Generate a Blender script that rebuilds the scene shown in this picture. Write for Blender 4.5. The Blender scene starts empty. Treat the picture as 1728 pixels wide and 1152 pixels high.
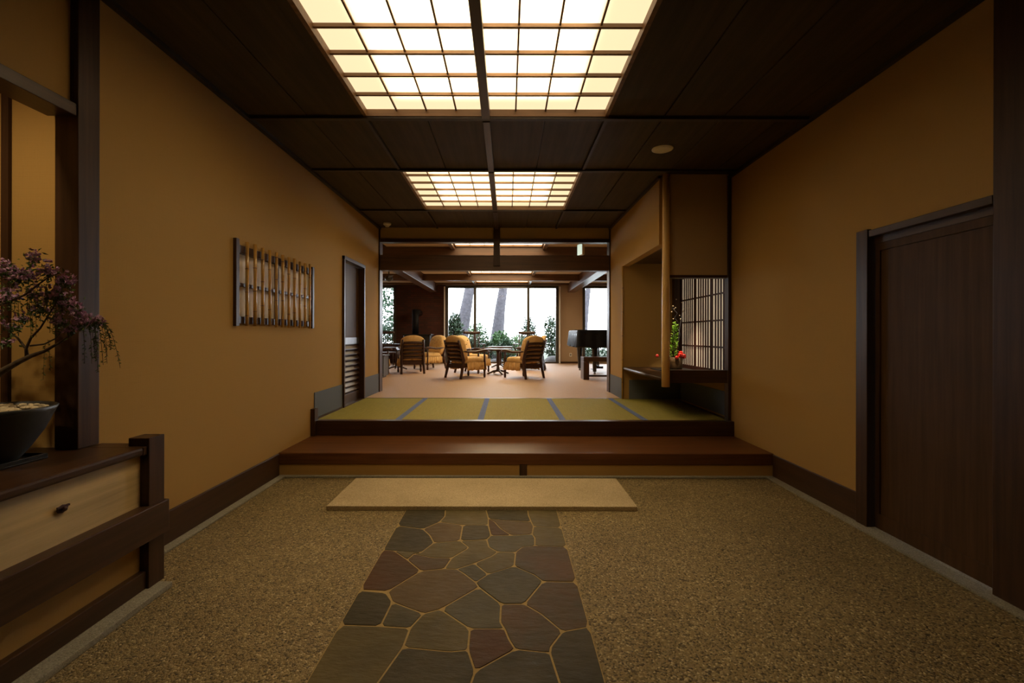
import bpy, math, random
from mathutils import Vector, Matrix
R = random.Random(7)
sc = bpy.context.scene
COL = sc.collection

# ------------------------------------------------------------------ camera, world, exposure
F = 780.0; VX, VY = 856.0, 565.0; CZ = 1.31
cam = bpy.data.cameras.new('camera'); camo = bpy.data.objects.new('camera', cam); COL.objects.link(camo)
cam.sensor_width = 36.0; cam.lens = F / 1728 * 36.0
cam.shift_x = (864 - VX) / 1728; cam.shift_y = -(576 - VY) / 1728
cam.clip_start = 0.02; cam.clip_end = 300
camo.location = (0, 0, CZ); camo.rotation_euler = (math.radians(90), math.radians(-0.12), 0)
sc.camera = camo
w = bpy.data.worlds.new('sky'); sc.world = w; w.use_nodes = True
bg = w.node_tree.nodes['Background']; bg.inputs[0].default_value = (0.86, 0.93, 1.0, 1); bg.inputs[1].default_value = 10.0
sc.view_settings.view_transform = 'Standard'; sc.view_settings.look = 'None'
sc.view_settings.exposure = 0.0; sc.view_settings.gamma = 1.0; sc.view_settings.use_curve_mapping = False
sc.cycles.use_denoising = True; sc.cycles.use_adaptive_sampling = True; sc.cycles.adaptive_threshold = 0.02; sc.cycles.max_bounces = 8; sc.cycles.diffuse_bounces = 4
sc.cycles.sample_clamp_indirect = 6.0; sc.cycles.caustics_reflective = False; sc.cycles.caustics_refractive = False

def P(px, py, D):
    return Vector(((px - VX) / F * D, D, CZ - (py - VY) / F * D))

# ------------------------------------------------------------------ materials
MATS = {}
def nmat(name):
    m = bpy.data.materials.new(name); m.use_nodes = True
    nt = m.node_tree; b = nt.nodes['Principled BSDF']
    MATS[name] = m
    return m, nt, b
def link(nt, a, b): nt.links.new(a, b)
def coords(nt, scale=(1, 1, 1), kind='Object', rot=(0, 0, 0)):
    tc = nt.nodes.new('ShaderNodeTexCoord'); mp = nt.nodes.new('ShaderNodeMapping')
    mp.inputs['Scale'].default_value = scale; mp.inputs['Rotation'].default_value = rot
    link(nt, tc.outputs[kind], mp.inputs[0]); return mp.outputs[0]
def ramp(nt, fac, stops):
    r = nt.nodes.new('ShaderNodeValToRGB'); e = r.color_ramp.elements
    while len(e) < len(stops): e.new(0.5)
    for i, (p, c) in enumerate(stops):
        e[i].position = p; e[i].color = (*c, 1)
    link(nt, fac, r.inputs[0]); return r.outputs[0]
def noise(nt, vec, scale, detail=4, rough=0.6):
    n = nt.nodes.new('ShaderNodeTexNoise'); n.inputs['Scale'].default_value = scale
    n.inputs['Detail'].default_value = detail; n.inputs['Roughness'].default_value = rough
    link(nt, vec, n.inputs['Vector']); return n
def bump(nt, h, b, strength=0.3, dist=0.01):
    bp = nt.nodes.new('ShaderNodeBump'); bp.inputs['Strength'].default_value = strength; bp.inputs['Distance'].default_value = dist
    link(nt, h, bp.inputs['Height']); link(nt, bp.outputs[0], b.inputs['Normal'])
def sc3(c, k): return tuple(min(1, x * k) for x in c)
def plain(name, c, rough=0.5, metal=0, var=0.12, scale=12):
    m, nt, b = nmat(name)
    n = noise(nt, coords(nt), scale)
    link(nt, ramp(nt, n.outputs['Fac'], [(0.3, sc3(c, 1 - var)), (0.7, sc3(c, 1 + var))]), b.inputs['Base Color'])
    b.inputs['Roughness'].default_value = rough; b.inputs['Metallic'].default_value = metal
    return m
def wood(name, c, axis='x', rough=0.4, var=0.35, fine=1.0, bstr=0.08, spec=0.5):
    m, nt, b = nmat(name)
    s = {'x': (1.2, 28, 28), 'y': (28, 1.2, 28), 'z': (28, 28, 1.2)}[axis]
    n = noise(nt, coords(nt, tuple(k * fine for k in s)), 1.0, 6, 0.65)
    n2 = noise(nt, coords(nt), 2.5, 2)
    mx = nt.nodes.new('ShaderNodeMath'); mx.operation = 'MULTIPLY_ADD'; mx.inputs[1].default_value = 0.3
    link(nt, n2.outputs['Fac'], mx.inputs[0]); link(nt, n.outputs['Fac'], mx.inputs[2])
    link(nt, ramp(nt, mx.outputs[0], [(0.42, sc3(c, 1 - var)), (0.82, sc3(c, 1 + var))]), b.inputs['Base Color'])
    b.inputs['Roughness'].default_value = rough; b.inputs['Specular IOR Level'].default_value = spec
    bump(nt, n.outputs['Fac'], b, bstr, 0.004)
    return m
def weave(name, c, rough=0.9, var=0.10, s=(4, 4, 260), s2=(190, 190, 8), bstr=0.25):
    m, nt, b = nmat(name)
    n = noise(nt, coords(nt, s), 1.0, 3); n2 = noise(nt, coords(nt, s2), 1.0, 3); n3 = noise(nt, coords(nt), 0.8, 2)
    a = nt.nodes.new('ShaderNodeMath'); a.operation = 'ADD'; link(nt, n.outputs['Fac'], a.inputs[0]); link(nt, n2.outputs['Fac'], a.inputs[1])
    a2 = nt.nodes.new('ShaderNodeMath'); a2.operation = 'MULTIPLY_ADD'; a2.inputs[1].default_value = 0.35
    link(nt, n3.outputs['Fac'], a2.inputs[0]); link(nt, a.outputs[0], a2.inputs[2])
    link(nt, ramp(nt, a2.outputs[0], [(0.85, sc3(c, 1 - var)), (1.0, c)]), b.inputs['Base Color'])
    nt.nodes[-1].color_ramp.elements[0].position = 0.8
    b.inputs['Roughness'].default_value = rough; b.inputs['Specular IOR Level'].default_value = 0.15
    bump(nt, a.outputs[0], b, bstr, 0.003)
    return m

weave('plaster', (0.43, 0.262, 0.085))
weave('plaster_pale', (0.55, 0.40, 0.215))
weave('far_plaster', (0.46, 0.34, 0.23))
weave('wainscot', (0.135, 0.150, 0.175), rough=0.7)
wood('dark_x', (0.055, 0.025, 0.012), 'x', 0.36, spec=0.35)
wood('dark_y', (0.055, 0.026, 0.012), 'y', 0.36, spec=0.35)
wood('dark_z', (0.055, 0.026, 0.012), 'z', 0.40, spec=0.28)
wood('door_z', (0.075, 0.038, 0.015), 'z', 0.55, 0.25, spec=0.15)
wood('tread', (0.115, 0.045, 0.015), 'x', 0.38, 0.3, spec=0.2)
wood('board', (0.060, 0.042, 0.022), 'y', 0.62, 0.3, 0.6, spec=0.25)
wood('batten', (0.032, 0.020, 0.011), 'y', 0.5)
wood('lampwood', (0.200, 0.105, 0.042), 'x', 0.45)
wood('paulownia', (0.600, 0.450, 0.235), 'y', 0.6, 0.25, 0.6)
wood('logwood', (0.90, 0.60, 0.23), 'z', 0.4, 0.06, 0.5, bstr=0.03)
wood('bamboo', (0.560, 0.310, 0.075), 'z', 0.15, 0.2, 0.5, bstr=0.02, spec=0.9)
plain('bamboo_node', (0.22, 0.10, 0.03), 0.4)
wood('beam_x', (0.105, 0.050, 0.024), 'x', 0.45)
wood('beam_y', (0.105, 0.055, 0.030), 'y', 0.32)
wood('chairwood', (0.045, 0.016, 0.008), 'z', 0.35)
plain('knob', (0.05, 0.012, 0.008), 0.6)
plain('black', (0.012, 0.012, 0.014), 0.35)
plain('blackgloss', (0.010, 0.010, 0.012), 0.12)
plain('grey', (0.10, 0.10, 0.105), 0.5)
plain('steel', (0.30, 0.30, 0.31), 0.45, 1.0)
plain('bronze', (0.10, 0.09, 0.075), 0.35, 0.6)
plain('white_plastic', (0.75, 0.72, 0.66), 0.5, var=0.03)
plain('ceil_plaster', (0.62, 0.50, 0.36), 0.9, var=0.05)
plain('heri', (0.10, 0.14, 0.30), 0.85, var=0.2, scale=60)
plain('potclay', (0.045, 0.048, 0.052), 0.42, scale=30)
plain('leaf_dark', (0.085, 0.145, 0.030), 0.5, var=0.5, scale=40)
plain('leaf_green', (0.022, 0.058, 0.026), 0.5, var=0.5, scale=6)
plain('leaf_lime', (0.045, 0.105, 0.032), 0.5, var=0.4, scale=6)
plain('pine', (0.22, 0.40, 0.04), 0.4, var=0.3, scale=60)
plain('petal', (0.62, 0.38, 0.60), 0.6, var=0.35, scale=60)
plain('red_petal', (0.75, 0.03, 0.02), 0.4, var=0.2, scale=30)
plain('bark', (0.10, 0.07, 0.045), 0.9, var=0.5, scale=40)
plain('treebark', (0.055, 0.052, 0.062), 0.9, var=0.35, scale=9)
plain('pebble', (0.62, 0.52, 0.36), 0.5, var=0.3, scale=25)
plain('clay', (0.22, 0.085, 0.03), 0.7)
plain('soil', (0.030, 0.040, 0.022), 0.95, var=0.4, scale=3)
plain('rock', (0.06, 0.06, 0.062), 0.9, var=0.4, scale=7)
plain('curtain', (0.8, 0.8, 0.82), 0.9, var=0.03)
plain('paper', (0.86, 0.82, 0.78), 0.85, var=0.03)
plain('grout', (0.36, 0.26, 0.11), 0.95, var=0.15, scale=60)
plain('basket', (0.12, 0.065, 0.025), 0.6, var=0.4, scale=70)
plain('cover_cloth', (0.010, 0.011, 0.015), 0.5)
MATS['cover_cloth'].node_tree.nodes['Principled BSDF'].inputs['Specular IOR Level'].default_value = 0.2

def aggregate(name, dark, mid, light, scale, bstr=0.5):
    m, nt, b = nmat(name)
    co = coords(nt)
    v = nt.nodes.new('ShaderNodeTexVoronoi'); v.inputs['Scale'].default_value = scale; link(nt, co, v.inputs['Vector'])
    sep = nt.nodes.new('ShaderNodeSeparateColor'); link(nt, v.outputs['Color'], sep.inputs[0])
    c1 = ramp(nt, sep.outputs[0], [(0.0, dark), (0.45, mid), (0.85, mid), (1.0, light)])
    n = noise(nt, co, 1.3, 4)
    big = ramp(nt, n.outputs['Fac'], [(0.3, (0.72, 0.70, 0.66)), (0.7, (1.0, 1.0, 1.0))])
    mx = nt.nodes.new('ShaderNodeMix'); mx.data_type = 'RGBA'; mx.blend_type = 'MULTIPLY'; mx.inputs[0].default_value = 1.0
    link(nt, c1, mx.inputs[6]); link(nt, big, mx.inputs[7]); link(nt, mx.outputs[2], b.inputs['Base Color'])
    b.inputs['Roughness'].default_value = 0.75
    inv = nt.nodes.new('ShaderNodeMath'); inv.operation = 'SUBTRACT'; inv.inputs[0].default_value = 1.0; link(nt, v.outputs['Distance'], inv.inputs[1])
    bump(nt, inv.outputs[0], b, bstr, 0.006)
    return m
aggregate('aggregate', (0.070, 0.052, 0.024), (0.310, 0.235, 0.108), (0.60, 0.49, 0.28), 125, 0.9)
aggregate('granite_slab', (0.36, 0.28, 0.17), (0.60, 0.49, 0.31), (0.78, 0.67, 0.47), 240, 0.15)
aggregate('granite_curb', (0.20, 0.19, 0.17), (0.36, 0.34, 0.28), (0.5, 0.48, 0.42), 240, 0.15)

def slate(name, c, c2):
    m, nt, b = nmat(name)
    co = coords(nt); n = noise(nt, co, 2.2, 5, 0.6)
    n2 = noise(nt, coords(nt, (6, 16, 6), rot=(0, 0, 0.5)), 2.0, 6, 0.65)
    link(nt, ramp(nt, n.outputs['Fac'], [(0.36, c), (0.66, c2)]), b.inputs['Base Color'])
    rr = ramp(nt, n2.outputs['Fac'], [(0.3, (0.5, 0.5, 0.5)), (0.7, (0.75, 0.75, 0.75))]); link(nt, rr, b.inputs['Roughness'])
    bump(nt, n2.outputs['Fac'], b, 0.55, 0.012); b.inputs['Specular IOR Level'].default_value = 0.18
slate('slate_olive', (0.092, 0.074, 0.033), (0.150, 0.118, 0.055))
slate('slate_grey', (0.070, 0.062, 0.038), (0.112, 0.096, 0.056))
slate('slate_dark', (0.050, 0.043, 0.024), (0.082, 0.067, 0.036))
slate('slate_brown', (0.092, 0.062, 0.030), (0.140, 0.098, 0.046))
slate('slate_red', (0.090, 0.042, 0.018), (0.072, 0.045, 0.023))
slate('slate_redgrey', (0.070, 0.060, 0.036), (0.112, 0.062, 0.030))

def tatami_mat():
    m, nt, b = nmat('tatami')
    n = noise(nt, coords(nt, (3, 420, 3)), 1.0, 2); n2 = noise(nt, coords(nt, (90, 6, 6)), 1.0, 2)
    link(nt, ramp(nt, n2.outputs['Fac'], [(0.3, (0.27, 0.235, 0.042)), (0.7, (0.33, 0.285, 0.062))]), b.inputs['Base Color'])
    b.inputs['Roughness'].default_value = 0.8; b.inputs['Specular IOR Level'].default_value = 0.15; bump(nt, n.outputs['Fac'], b, 0.3, 0.003)
tatami_mat()
def carpet_mat():
    m, nt, b = nmat('carpet')
    n = noise(nt, coords(nt, (60, 160, 60)), 1.0, 4); n2 = noise(nt, coords(nt), 0.7, 2)
    link(nt, ramp(nt, n.outputs['Fac'], [(0.3, (0.46, 0.295, 0.175)), (0.7, (0.56, 0.37, 0.235))]), b.inputs['Base Color'])
    b.inputs['Roughness'].default_value = 0.6; bump(nt, n.outputs['Fac'], b, 0.2, 0.004)
carpet_mat()
def brick_mat():
    m, nt, b = nmat('brick')
    br = nt.nodes.new('ShaderNodeTexBrick'); link(nt, coords(nt, (1, 1, 1), rot=(math.radians(90), 0, 0)), br.inputs['Vector'])
    br.inputs['Color1'].default_value = (0.115, 0.034, 0.022, 1); br.inputs['Color2'].default_value = (0.070, 0.027, 0.020, 1)
    br.inputs['Mortar'].default_value = (0.03, 0.026, 0.024, 1); br.inputs['Scale'].default_value = 4.3
    br.inputs['Mortar Size'].default_value = 0.02; br.inputs['Row Height'].default_value = 0.3; br.inputs['Brick Width'].default_value = 0.95
    link(nt, br.outputs['Color'], b.inputs['Base Color']); b.inputs['Roughness'].default_value = 0.85
    bump(nt, br.outputs['Fac'], b, -0.5, 0.01)
brick_mat()
def fabric_mat():
    m, nt, b = nmat('gold_fabric')
    n = noise(nt, coords(nt), 7.0, 5, 0.7); n2 = noise(nt, coords(nt), 30, 2)
    link(nt, ramp(nt, n.outputs['Fac'], [(0.30, (0.34, 0.15, 0.05)), (0.42, (0.72, 0.46, 0.18)), (0.7, (0.84, 0.60, 0.29))]), b.inputs['Base Color'])
    b.inputs['Roughness'].default_value = 0.9; bump(nt, n2.outputs['Fac'], b, 0.3, 0.01)
fabric_mat()
def glass_mat():
    m, nt, b = nmat('glass'); nt.nodes.remove(b)
    t = nt.nodes.new('ShaderNodeBsdfTransparent'); g = nt.nodes.new('ShaderNodeBsdfGlossy'); g.inputs['Roughness'].default_value = 0.02
    f = nt.nodes.new('ShaderNodeFresnel'); f.inputs['IOR'].default_value = 1.3; mx = nt.nodes.new('ShaderNodeMixShader')
    link(nt, f.outputs[0], mx.inputs[0]); link(nt, t.outputs[0], mx.inputs[1]); link(nt, g.outputs[0], mx.inputs[2])
    link(nt, mx.outputs[0], nt.nodes['Material Output'].inputs[0])
glass_mat()
def emit(name, c, s, trans=None):
    m, nt, b = nmat(name); b.inputs['Base Color'].default_value = (*(trans or (0.8, 0.75, 0.65)), 1)
    b.inputs['Emission Color'].default_value = (*c, 1); b.inputs['Emission Strength'].default_value = s
    b.inputs['Roughness'].default_value = 0.9
def lamp_paper(name, c, e, tr):
    m, nt, b = nmat(name); nt.nodes.remove(b)
    t = nt.nodes.new('ShaderNodeBsdfTransparent'); t.inputs[0].default_value = (1, 0.94, 0.84, 1)
    l = nt.nodes.new('ShaderNodeBsdfTranslucent'); l.inputs[0].default_value = (0.98, 0.96, 0.94, 1)
    mx = nt.nodes.new('ShaderNodeMixShader'); mx.inputs[0].default_value = 1-tr
    link(nt, t.outputs[0], mx.inputs[1]); link(nt, l.outputs[0], mx.inputs[2])
    em = nt.nodes.new('ShaderNodeEmission'); em.inputs[0].default_value = (*c, 1); em.inputs[1].default_value = e
    ad = nt.nodes.new('ShaderNodeAddShader'); link(nt, mx.outputs[0], ad.inputs[0]); link(nt, em.outputs[0], ad.inputs[1])
    link(nt, ad.outputs[0], nt.nodes['Material Output'].inputs[0])
lamp_paper('lamp_paper', (1.0, 0.77, 0.47), 0.58, 0.60)
plain('lamp_box', (0.75, 0.72, 0.66), 0.8, var=0.02)
emit('lamp_paper_lounge', (1.0, 0.78, 0.47), 6.5)
emit('bulb', (1.0, 0.78, 0.45), 20)
emit('sign_glow', (0.75, 1.0, 0.85), 0.7)
emit('backlight_glow_paper', (1.0, 0.80, 0.55), 0.32)  # shoji backlight put into the paper as emission; no source behind the screens

# ------------------------------------------------------------------ mesh helpers
class MB:
    def __init__(s): s.v = []; s.f = []
    def box(s, x0, x1, y0, y1, z0, z1):
        i = len(s.v)
        s.v += [(x0,y0,z0),(x1,y0,z0),(x1,y1,z0),(x0,y1,z0),(x0,y0,z1),(x1,y0,z1),(x1,y1,z1),(x0,y1,z1)]
        s.f += [(i,i+3,i+2,i+1),(i+4,i+5,i+6,i+7),(i,i+1,i+5,i+4),(i+1,i+2,i+6,i+5),(i+2,i+3,i+7,i+6),(i+3,i,i+4,i+7)]
        return s
    def prism(s, poly, z0, z1, inset=0):
        n = len(poly); i = len(s.v)
        a = sum(poly[k][0]*poly[(k+1)%n][1]-poly[(k+1)%n][0]*poly[k][1] for k in range(n))
        if a < 0: poly = poly[::-1]
        s.v += [(p[0],p[1],z0) for p in poly] + [(p[0],p[1],z1) for p in poly]
        s.f.append(tuple(range(i+n-1, i-1, -1))); s.f.append(tuple(range(i+n, i+2*n)))
        for k in range(n): s.f.append((i+k, i+(k+1)%n, i+n+(k+1)%n, i+n+k))
        return s
    def tube(s, pts, rad, seg=8, cap=True):
        pts = [Vector(p) for p in pts]
        if not isinstance(rad, (list, tuple)): rad = [rad]*len(pts)
        i0 = len(s.v); up = None
        for k, p in enumerate(pts):
            t = (pts[min(k+1, len(pts)-1)] - pts[max(k-1, 0)]).normalized()
            if up is None:
                up = Vector((0,0,1)) if abs(t.z) < 0.9 else Vector((1,0,0))
            u = (up - t*up.dot(t)).normalized(); w_ = t.cross(u); up = u
            for j in range(seg):
                a = 2*math.pi*j/seg; q = p + (u*math.cos(a) + w_*math.sin(a))*rad[k]; s.v.append(tuple(q))
        for k in range(len(pts)-1):
            for j in range(seg):
                a, b = i0+k*seg+j, i0+k*seg+(j+1)%seg
                s.f.append((a, b, b+seg, a+seg))
        if cap:
            s.f.append(tuple(range(i0+seg-1, i0-1, -1))); e = i0+(len(pts)-1)*seg; s.f.append(tuple(range(e, e+seg)))
        return s
    def lathe(s, prof, c=(0,0,0), seg=20):
        i0 = len(s.v)
        for r, z in prof:
            for j in range(seg):
                a = 2*math.pi*j/seg; s.v.append((c[0]+r*math.cos(a), c[1]+r*math.sin(a), c[2]+z))
        for k in range(len(prof)-1):
            for j in range(seg):
                a, b = i0+k*seg+j, i0+k*seg+(j+1)%seg
                s.f.append((a, b, b+seg, a+seg))
        s.f.append(tuple(range(i0+seg-1, i0-1, -1))); e = i0+(len(prof)-1)*seg; s.f.append(tuple(range(e, e+seg)))
        return s
    def blob(s, c, r, rnd=None, jit=0.15, seg=8, rings=5, sq=(1,1,1)):
        i0 = len(s.v); rr = rnd or R
        s.v.append((c[0], c[1], c[2]-r*sq[2]))
        for k in range(1, rings):
            ph = math.pi*k/rings
            for j in range(seg):
                a = 2*math.pi*j/seg; q = r*(1+rr.uniform(-jit, jit))
                s.v.append((c[0]+q*sq[0]*math.sin(ph)*math.cos(a), c[1]+q*sq[1]*math.sin(ph)*math.sin(a), c[2]-q*sq[2]*math.cos(ph)))
        s.v.append((c[0], c[1], c[2]+r*sq[2])); top = len(s.v)-1
        for j in range(seg):
            s.f.append((i0, i0+1+(j+1)%seg, i0+1+j))
            for k in range(rings-2):
                a, b = i0+1+k*seg+j, i0+1+k*seg+(j+1)%seg; s.f.append((a, b, b+seg, a+seg))
            l = i0+1+(rings-2)*seg; s.f.append((l+j, l+(j+1)%seg, top))
        return s
    def leaf(s, p, d, n, L, W):
        d = d.normalized(); sd = d.cross(n)
        if sd.length < 1e-4: sd = d.orthogonal()
        sd = sd.normalized(); i = len(s.v); up = sd.cross(d)*L*0.15
        s.v += [tuple(p), tuple(p+d*L*0.45+sd*W*0.5+up), tuple(p+d*L), tuple(p+d*L*0.45-sd*W*0.5+up)]
        s.f.append((i, i+1, i+2)); s.f.append((i, i+2, i+3)); return s
    def build(s, name, mat, parent=None, world=True, smooth=False, bevel=0, kind=None, label=None):
        off = Vector((0,0,0))
        if parent is not None and world:
            off = parent.location.copy(); pp = parent.parent
            while pp is not None: off += pp.location; pp = pp.parent
        me = bpy.data.meshes.new(name)
        me.from_pydata([(v[0]-off.x, v[1]-off.y, v[2]-off.z) for v in s.v], [], s.f); me.update()
        if smooth:
            for p in me.polygons: p.use_smooth = True
        me.materials.append(MATS[mat])
        o = bpy.data.objects.new(name, me); COL.objects.link(o)
        if parent is not None: o.parent = parent
        if bevel:
            m = o.modifiers.new('bevel', 'BEVEL'); m.width = bevel; m.segments = 2; m.limit_method = 'ANGLE'
        if kind: o['kind'] = kind
        if label: o['label'] = label
        return o
def bx(*a): return MB().box(*a)
def tag(o, label, cat, group=None, kind=None):
    o['label'] = label; o['category'] = cat
    if group: o['group'] = group
    if kind: o['kind'] = kind
    return o
def thing(name, label, cat, loc=(0,0,0), rz=0, group=None, kind=None):
    o = bpy.data.objects.new(name, None); COL.objects.link(o); o.location = loc; o.rotation_euler = (0,0,rz)
    o.empty_display_size = 0.1
    return tag(o, label, cat, group, kind)
def struct(name, mb, mat, label, cat, **k):
    return tag(mb.build(name, mat, **k), label, cat, kind='structure')
def share(o, loc, parent=None, rz=0, scale=None):
    c = o.copy(); COL.objects.link(c); c.location = loc; c.rotation_euler = (0,0,rz)
    if scale: c.scale = scale
    if parent is not None: c.parent = parent
    return c
def copy_tree(o, parent=None):
    c = o.copy(); COL.objects.link(c)
    if parent is not None: c.parent = parent
    for ch in list(o.children): copy_tree(ch, c)
    return c
def grid_wall(a0, a1, z0, z1, holes, t0, t1, axis):
    """wall slab spanning a0..a1 along 'x' or 'y', with rectangular holes (b0,b1,zb0,zb1)"""
    A = sorted({a0, a1, *[h[0] for h in holes], *[h[1] for h in holes]}); Z = sorted({z0, z1, *[h[2] for h in holes], *[h[3] for h in holes]})
    m = MB()
    for i in range(len(A)-1):
        for j in range(len(Z)-1):
            ca, cz = (A[i]+A[i+1])/2, (Z[j]+Z[j+1])/2
            if any(h[0] < ca < h[1] and h[2] < cz < h[3] for h in holes): continue
            if axis == 'y': m.box(t0, t1, A[i], A[i+1], Z[j], Z[j+1])
            else: m.box(A[i], A[i+1], t0, t1, Z[j], Z[j+1])
    return m

# ------------------------------------------------------------------ dimensions
XL, XR, XH = -2.11, 2.46, 1.69          # left wall, right entrance wall, right hall wall
ZC = 3.07                                # ceiling
ZS, ZT = 0.22, 0.374                     # step, tatami
YS, YT, YE, YH = 4.27, 5.0, 6.84, 7.60   # step front, tatami front, tatami back, hall end
YB = -1.6                                # behind the camera
YW = 15.3                                # window wall
ZL = 3.0                                 # lounge ceiling
AX = -0.175                              # axis of the hall

# ------------------------------------------------------------------ floors
fl = struct('floor', bx(XL-0.1, XR+0.25, YB, YS+0.3, -0.12, 0.0), 'aggregate', 'speckled brown exposed-aggregate entrance floor', 'floor')
struct('floor_lounge', bx(-7.2, 7.2, YE+0.02, YW+0.2, 0.2, ZT), 'carpet', 'pale brown carpet of the lounge', 'floor')

# flagstones: outlines read off in the photograph, put on the ground
def za(x, y): return (600+x/4.32, 850+y/4.32)
def zb(x, y): return (520+x/3.323, 980+y/3.323)
ST = []
def stone(kind, mat, *pts): ST.append((mat, [(za if kind == 'a' else zb)(*p) if len(p) == 2 else (zb if p[2] == 'b' else za)(p[0], p[1]) for p in pts]))
stone('a','slate_dark',(365,20),(660,20),(655,95),(615,137),(495,190),(300,165))
stone('a','slate_olive',(660,20),(945,20),(972,113),(970,158),(785,160),(615,137),(655,95))
stone('a','slate_dark',(945,20),(1255,20),(1262,85),(1282,132),(1100,125),(972,113))
stone('a','slate_olive',(1255,20),(1470,20),(1500,178),(1300,168),(1282,132),(1262,85))
stone('a','slate_red',(972,113),(1015,135),(1060,185),(1140,235),(990,235),(970,158))
stone('a','slate_brown',(972,113),(1100,125),(1282,132),(1300,168),(1290,225),(1140,235),(1060,185),(1015,135))
stone('a','slate_brown',(495,190),(615,137),(785,160),(765,275),(575,290),(545,235))
stone('a','slate_dark',(785,160),(970,158),(990,235),(960,265),(765,275))
stone('a','slate_dark',(300,165),(495,190),(545,235),(575,290),(480,362),(285,350),(205,345))
stone('a','slate_olive',(575,290),(765,275),(830,325),(705,400),(565,400),(430,372),(480,362))
stone('a','slate_olive',(765,275),(960,265),(975,320),(1040,355),(1000,385),(870,440),(740,482),(650,480),(705,400),(830,325))
stone('a','slate_grey',(990,235),(1140,235),(1290,225),(1310,250),(1310,310),(1220,320),(1170,358),(1040,355),(975,320),(960,265))
stone('a','slate_olive',(1300,168),(1500,178),(1535,318),(1310,310),(1310,250),(1290,225))
stone('a','slate_redgrey',(1310,310),(1535,318),(1605,575),(1370,572),(1310,525),(1160,460),(1170,358),(1220,320))
stone('a','slate_olive',(1040,355),(1170,358),(1160,460),(970,520),(870,440),(1000,385))
stone('a','slate_grey',(740,482),(870,440),(970,520),(880,580),(790,512))
stone('a','slate_redgrey',(430,372),(565,400),(705,400),(650,480),(480,497),(380,415))
stone('a','slate_olive',(285,350),(480,362),(430,372),(380,415))
stone('a','slate_red',(205,345),(285,350),(380,415),(480,497),(240,645),(40,635))
stone('a','slate_brown',(480,497),(650,480),(740,482),(790,512),(880,580),(960,40,'b'),(745,165,'b'),(650,190,'b'),(475,125,'b'),(240,645))
stone('a','slate_grey',(970,520),(1160,460),(1310,525),(1370,572),(1215,135,'b'),(1085,135,'b'),(960,40,'b'),(880,580))
stone('b','slate_redgrey',(1319,8),(1500,10),(1575,262),(1430,290),(1310,190),(1215,135))
stone('b','slate_dark',(290,62),(440,75),(475,125),(408,262),(185,255))
stone('b','slate_grey',(475,125),(650,190),(575,272),(408,262))
stone('b','slate_olive',(650,190),(745,165),(910,275),(900,395),(800,405),(535,380),(575,272))
stone('b','slate_grey',(745,165),(960,40),(1085,135),(1080,235),(1105,275),(910,275))
stone('b','slate_redgrey',(1085,135),(1215,135),(1310,190),(1430,290),(1365,375),(1360,410),(1165,390),(1130,335),(1105,275),(1080,235))
stone('b','slate_red',(910,275),(1105,275),(1130,335),(1165,390),(940,515),(900,395))
stone('b','slate_olive',(185,255),(408,262),(575,272),(535,380),(460,485),(360,600),(-20,640))
stone('b','slate_dark',(535,380),(800,405),(900,395),(940,515),(890,640),(360,600),(460,485))
stone('b','slate_dark',(940,515),(1165,390),(1360,410),(1385,490),(1440,640),(890,640))
stone('b','slate_dark',(1430,290),(1575,262),(1680,640),(1440,640),(1385,490),(1360,410),(1365,375))
PX0, PX1 = -0.752, 0.372
bed = bx(PX0, PX1, 0.2, 3.50, 0.0, 0.004).build('mortar_bed', 'grout', fl)
def ground(p):
    D = CZ*F/(p[1]-VY); return [(p[0]-VX)/F*D, D]
def shrink(poly, d):
    n = len(poly); a = sum(poly[k][0]*poly[(k+1)%n][1]-poly[(k+1)%n][0]*poly[k][1] for k in range(n))
    if a < 0: poly = poly[::-1]
    out = []
    for k in range(n):
        p0, p1, p2 = Vector(poly[k-1]), Vector(poly[k]), Vector(poly[(k+1)%n])
        e1 = (p1-p0).normalized(); e2 = (p2-p1).normalized()
        n1 = Vector((-e1.y, e1.x)); n2 = Vector((-e2.y, e2.x)); b = (n1+n2)
        den = max(0.45, 1+n1.dot(n2)); q = p1 + b/den*d; out.append((q.x, q.y))
    return out
gstones = []
for mat, pts in ST:
    g = [ground(p) for p in pts]
    for q in g:
        if q[0] < PX0+0.055: q[0] = PX0
        if q[0] > PX1-0.055: q[0] = PX1
        if q[1] < 1.74: q[1] = 1.66
    gstones.append((mat, g))
for k, (mat, g) in enumerate([('slate_grey', [[PX0,1.66],[-0.33,1.66],[-0.28,1.2],[PX0,1.15]]), ('slate_olive', [[-0.33,1.66],[0.02,1.66],[0.06,1.3],[-0.28,1.2]]),
        ('slate_brown', [[0.02,1.66],[PX1,1.66],[PX1,1.12],[0.06,1.3]]), ('slate_dark', [[PX0,1.15],[-0.28,1.2],[0.06,1.3],[0.0,0.7],[PX0,0.62]]), ('slate_olive', [[0.06,1.3],[PX1,1.12],[PX1,0.6],[0.0,0.7]])]):
    gstones.append((mat, g))
for mat, g in gstones:
    s = shrink([tuple(q) for q in g], 0.0045)
    # round the outline a little
    ss = []
    n = len(s)
    for k in range(n):
        a, b, c = Vector(s[k-1]), Vector(s[k]), Vector(s[(k+1)%n])
        t = 0.10
        ss.append(tuple(b.lerp(a, t))); ss.append(tuple(b.lerp(c, t)))
    MB().prism(ss, 0.001, 0.0065+R.uniform(-0.001, 0.001)).build('flagstone', mat, fl, bevel=0.001)
tag(bx(-1.345, 0.972, 3.44, 4.12, 0.0, 0.035).build('stone_slab', 'granite_slab', bevel=0.004), 'long pale granite stepping slab lying in front of wooden step', 'slab')

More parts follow.
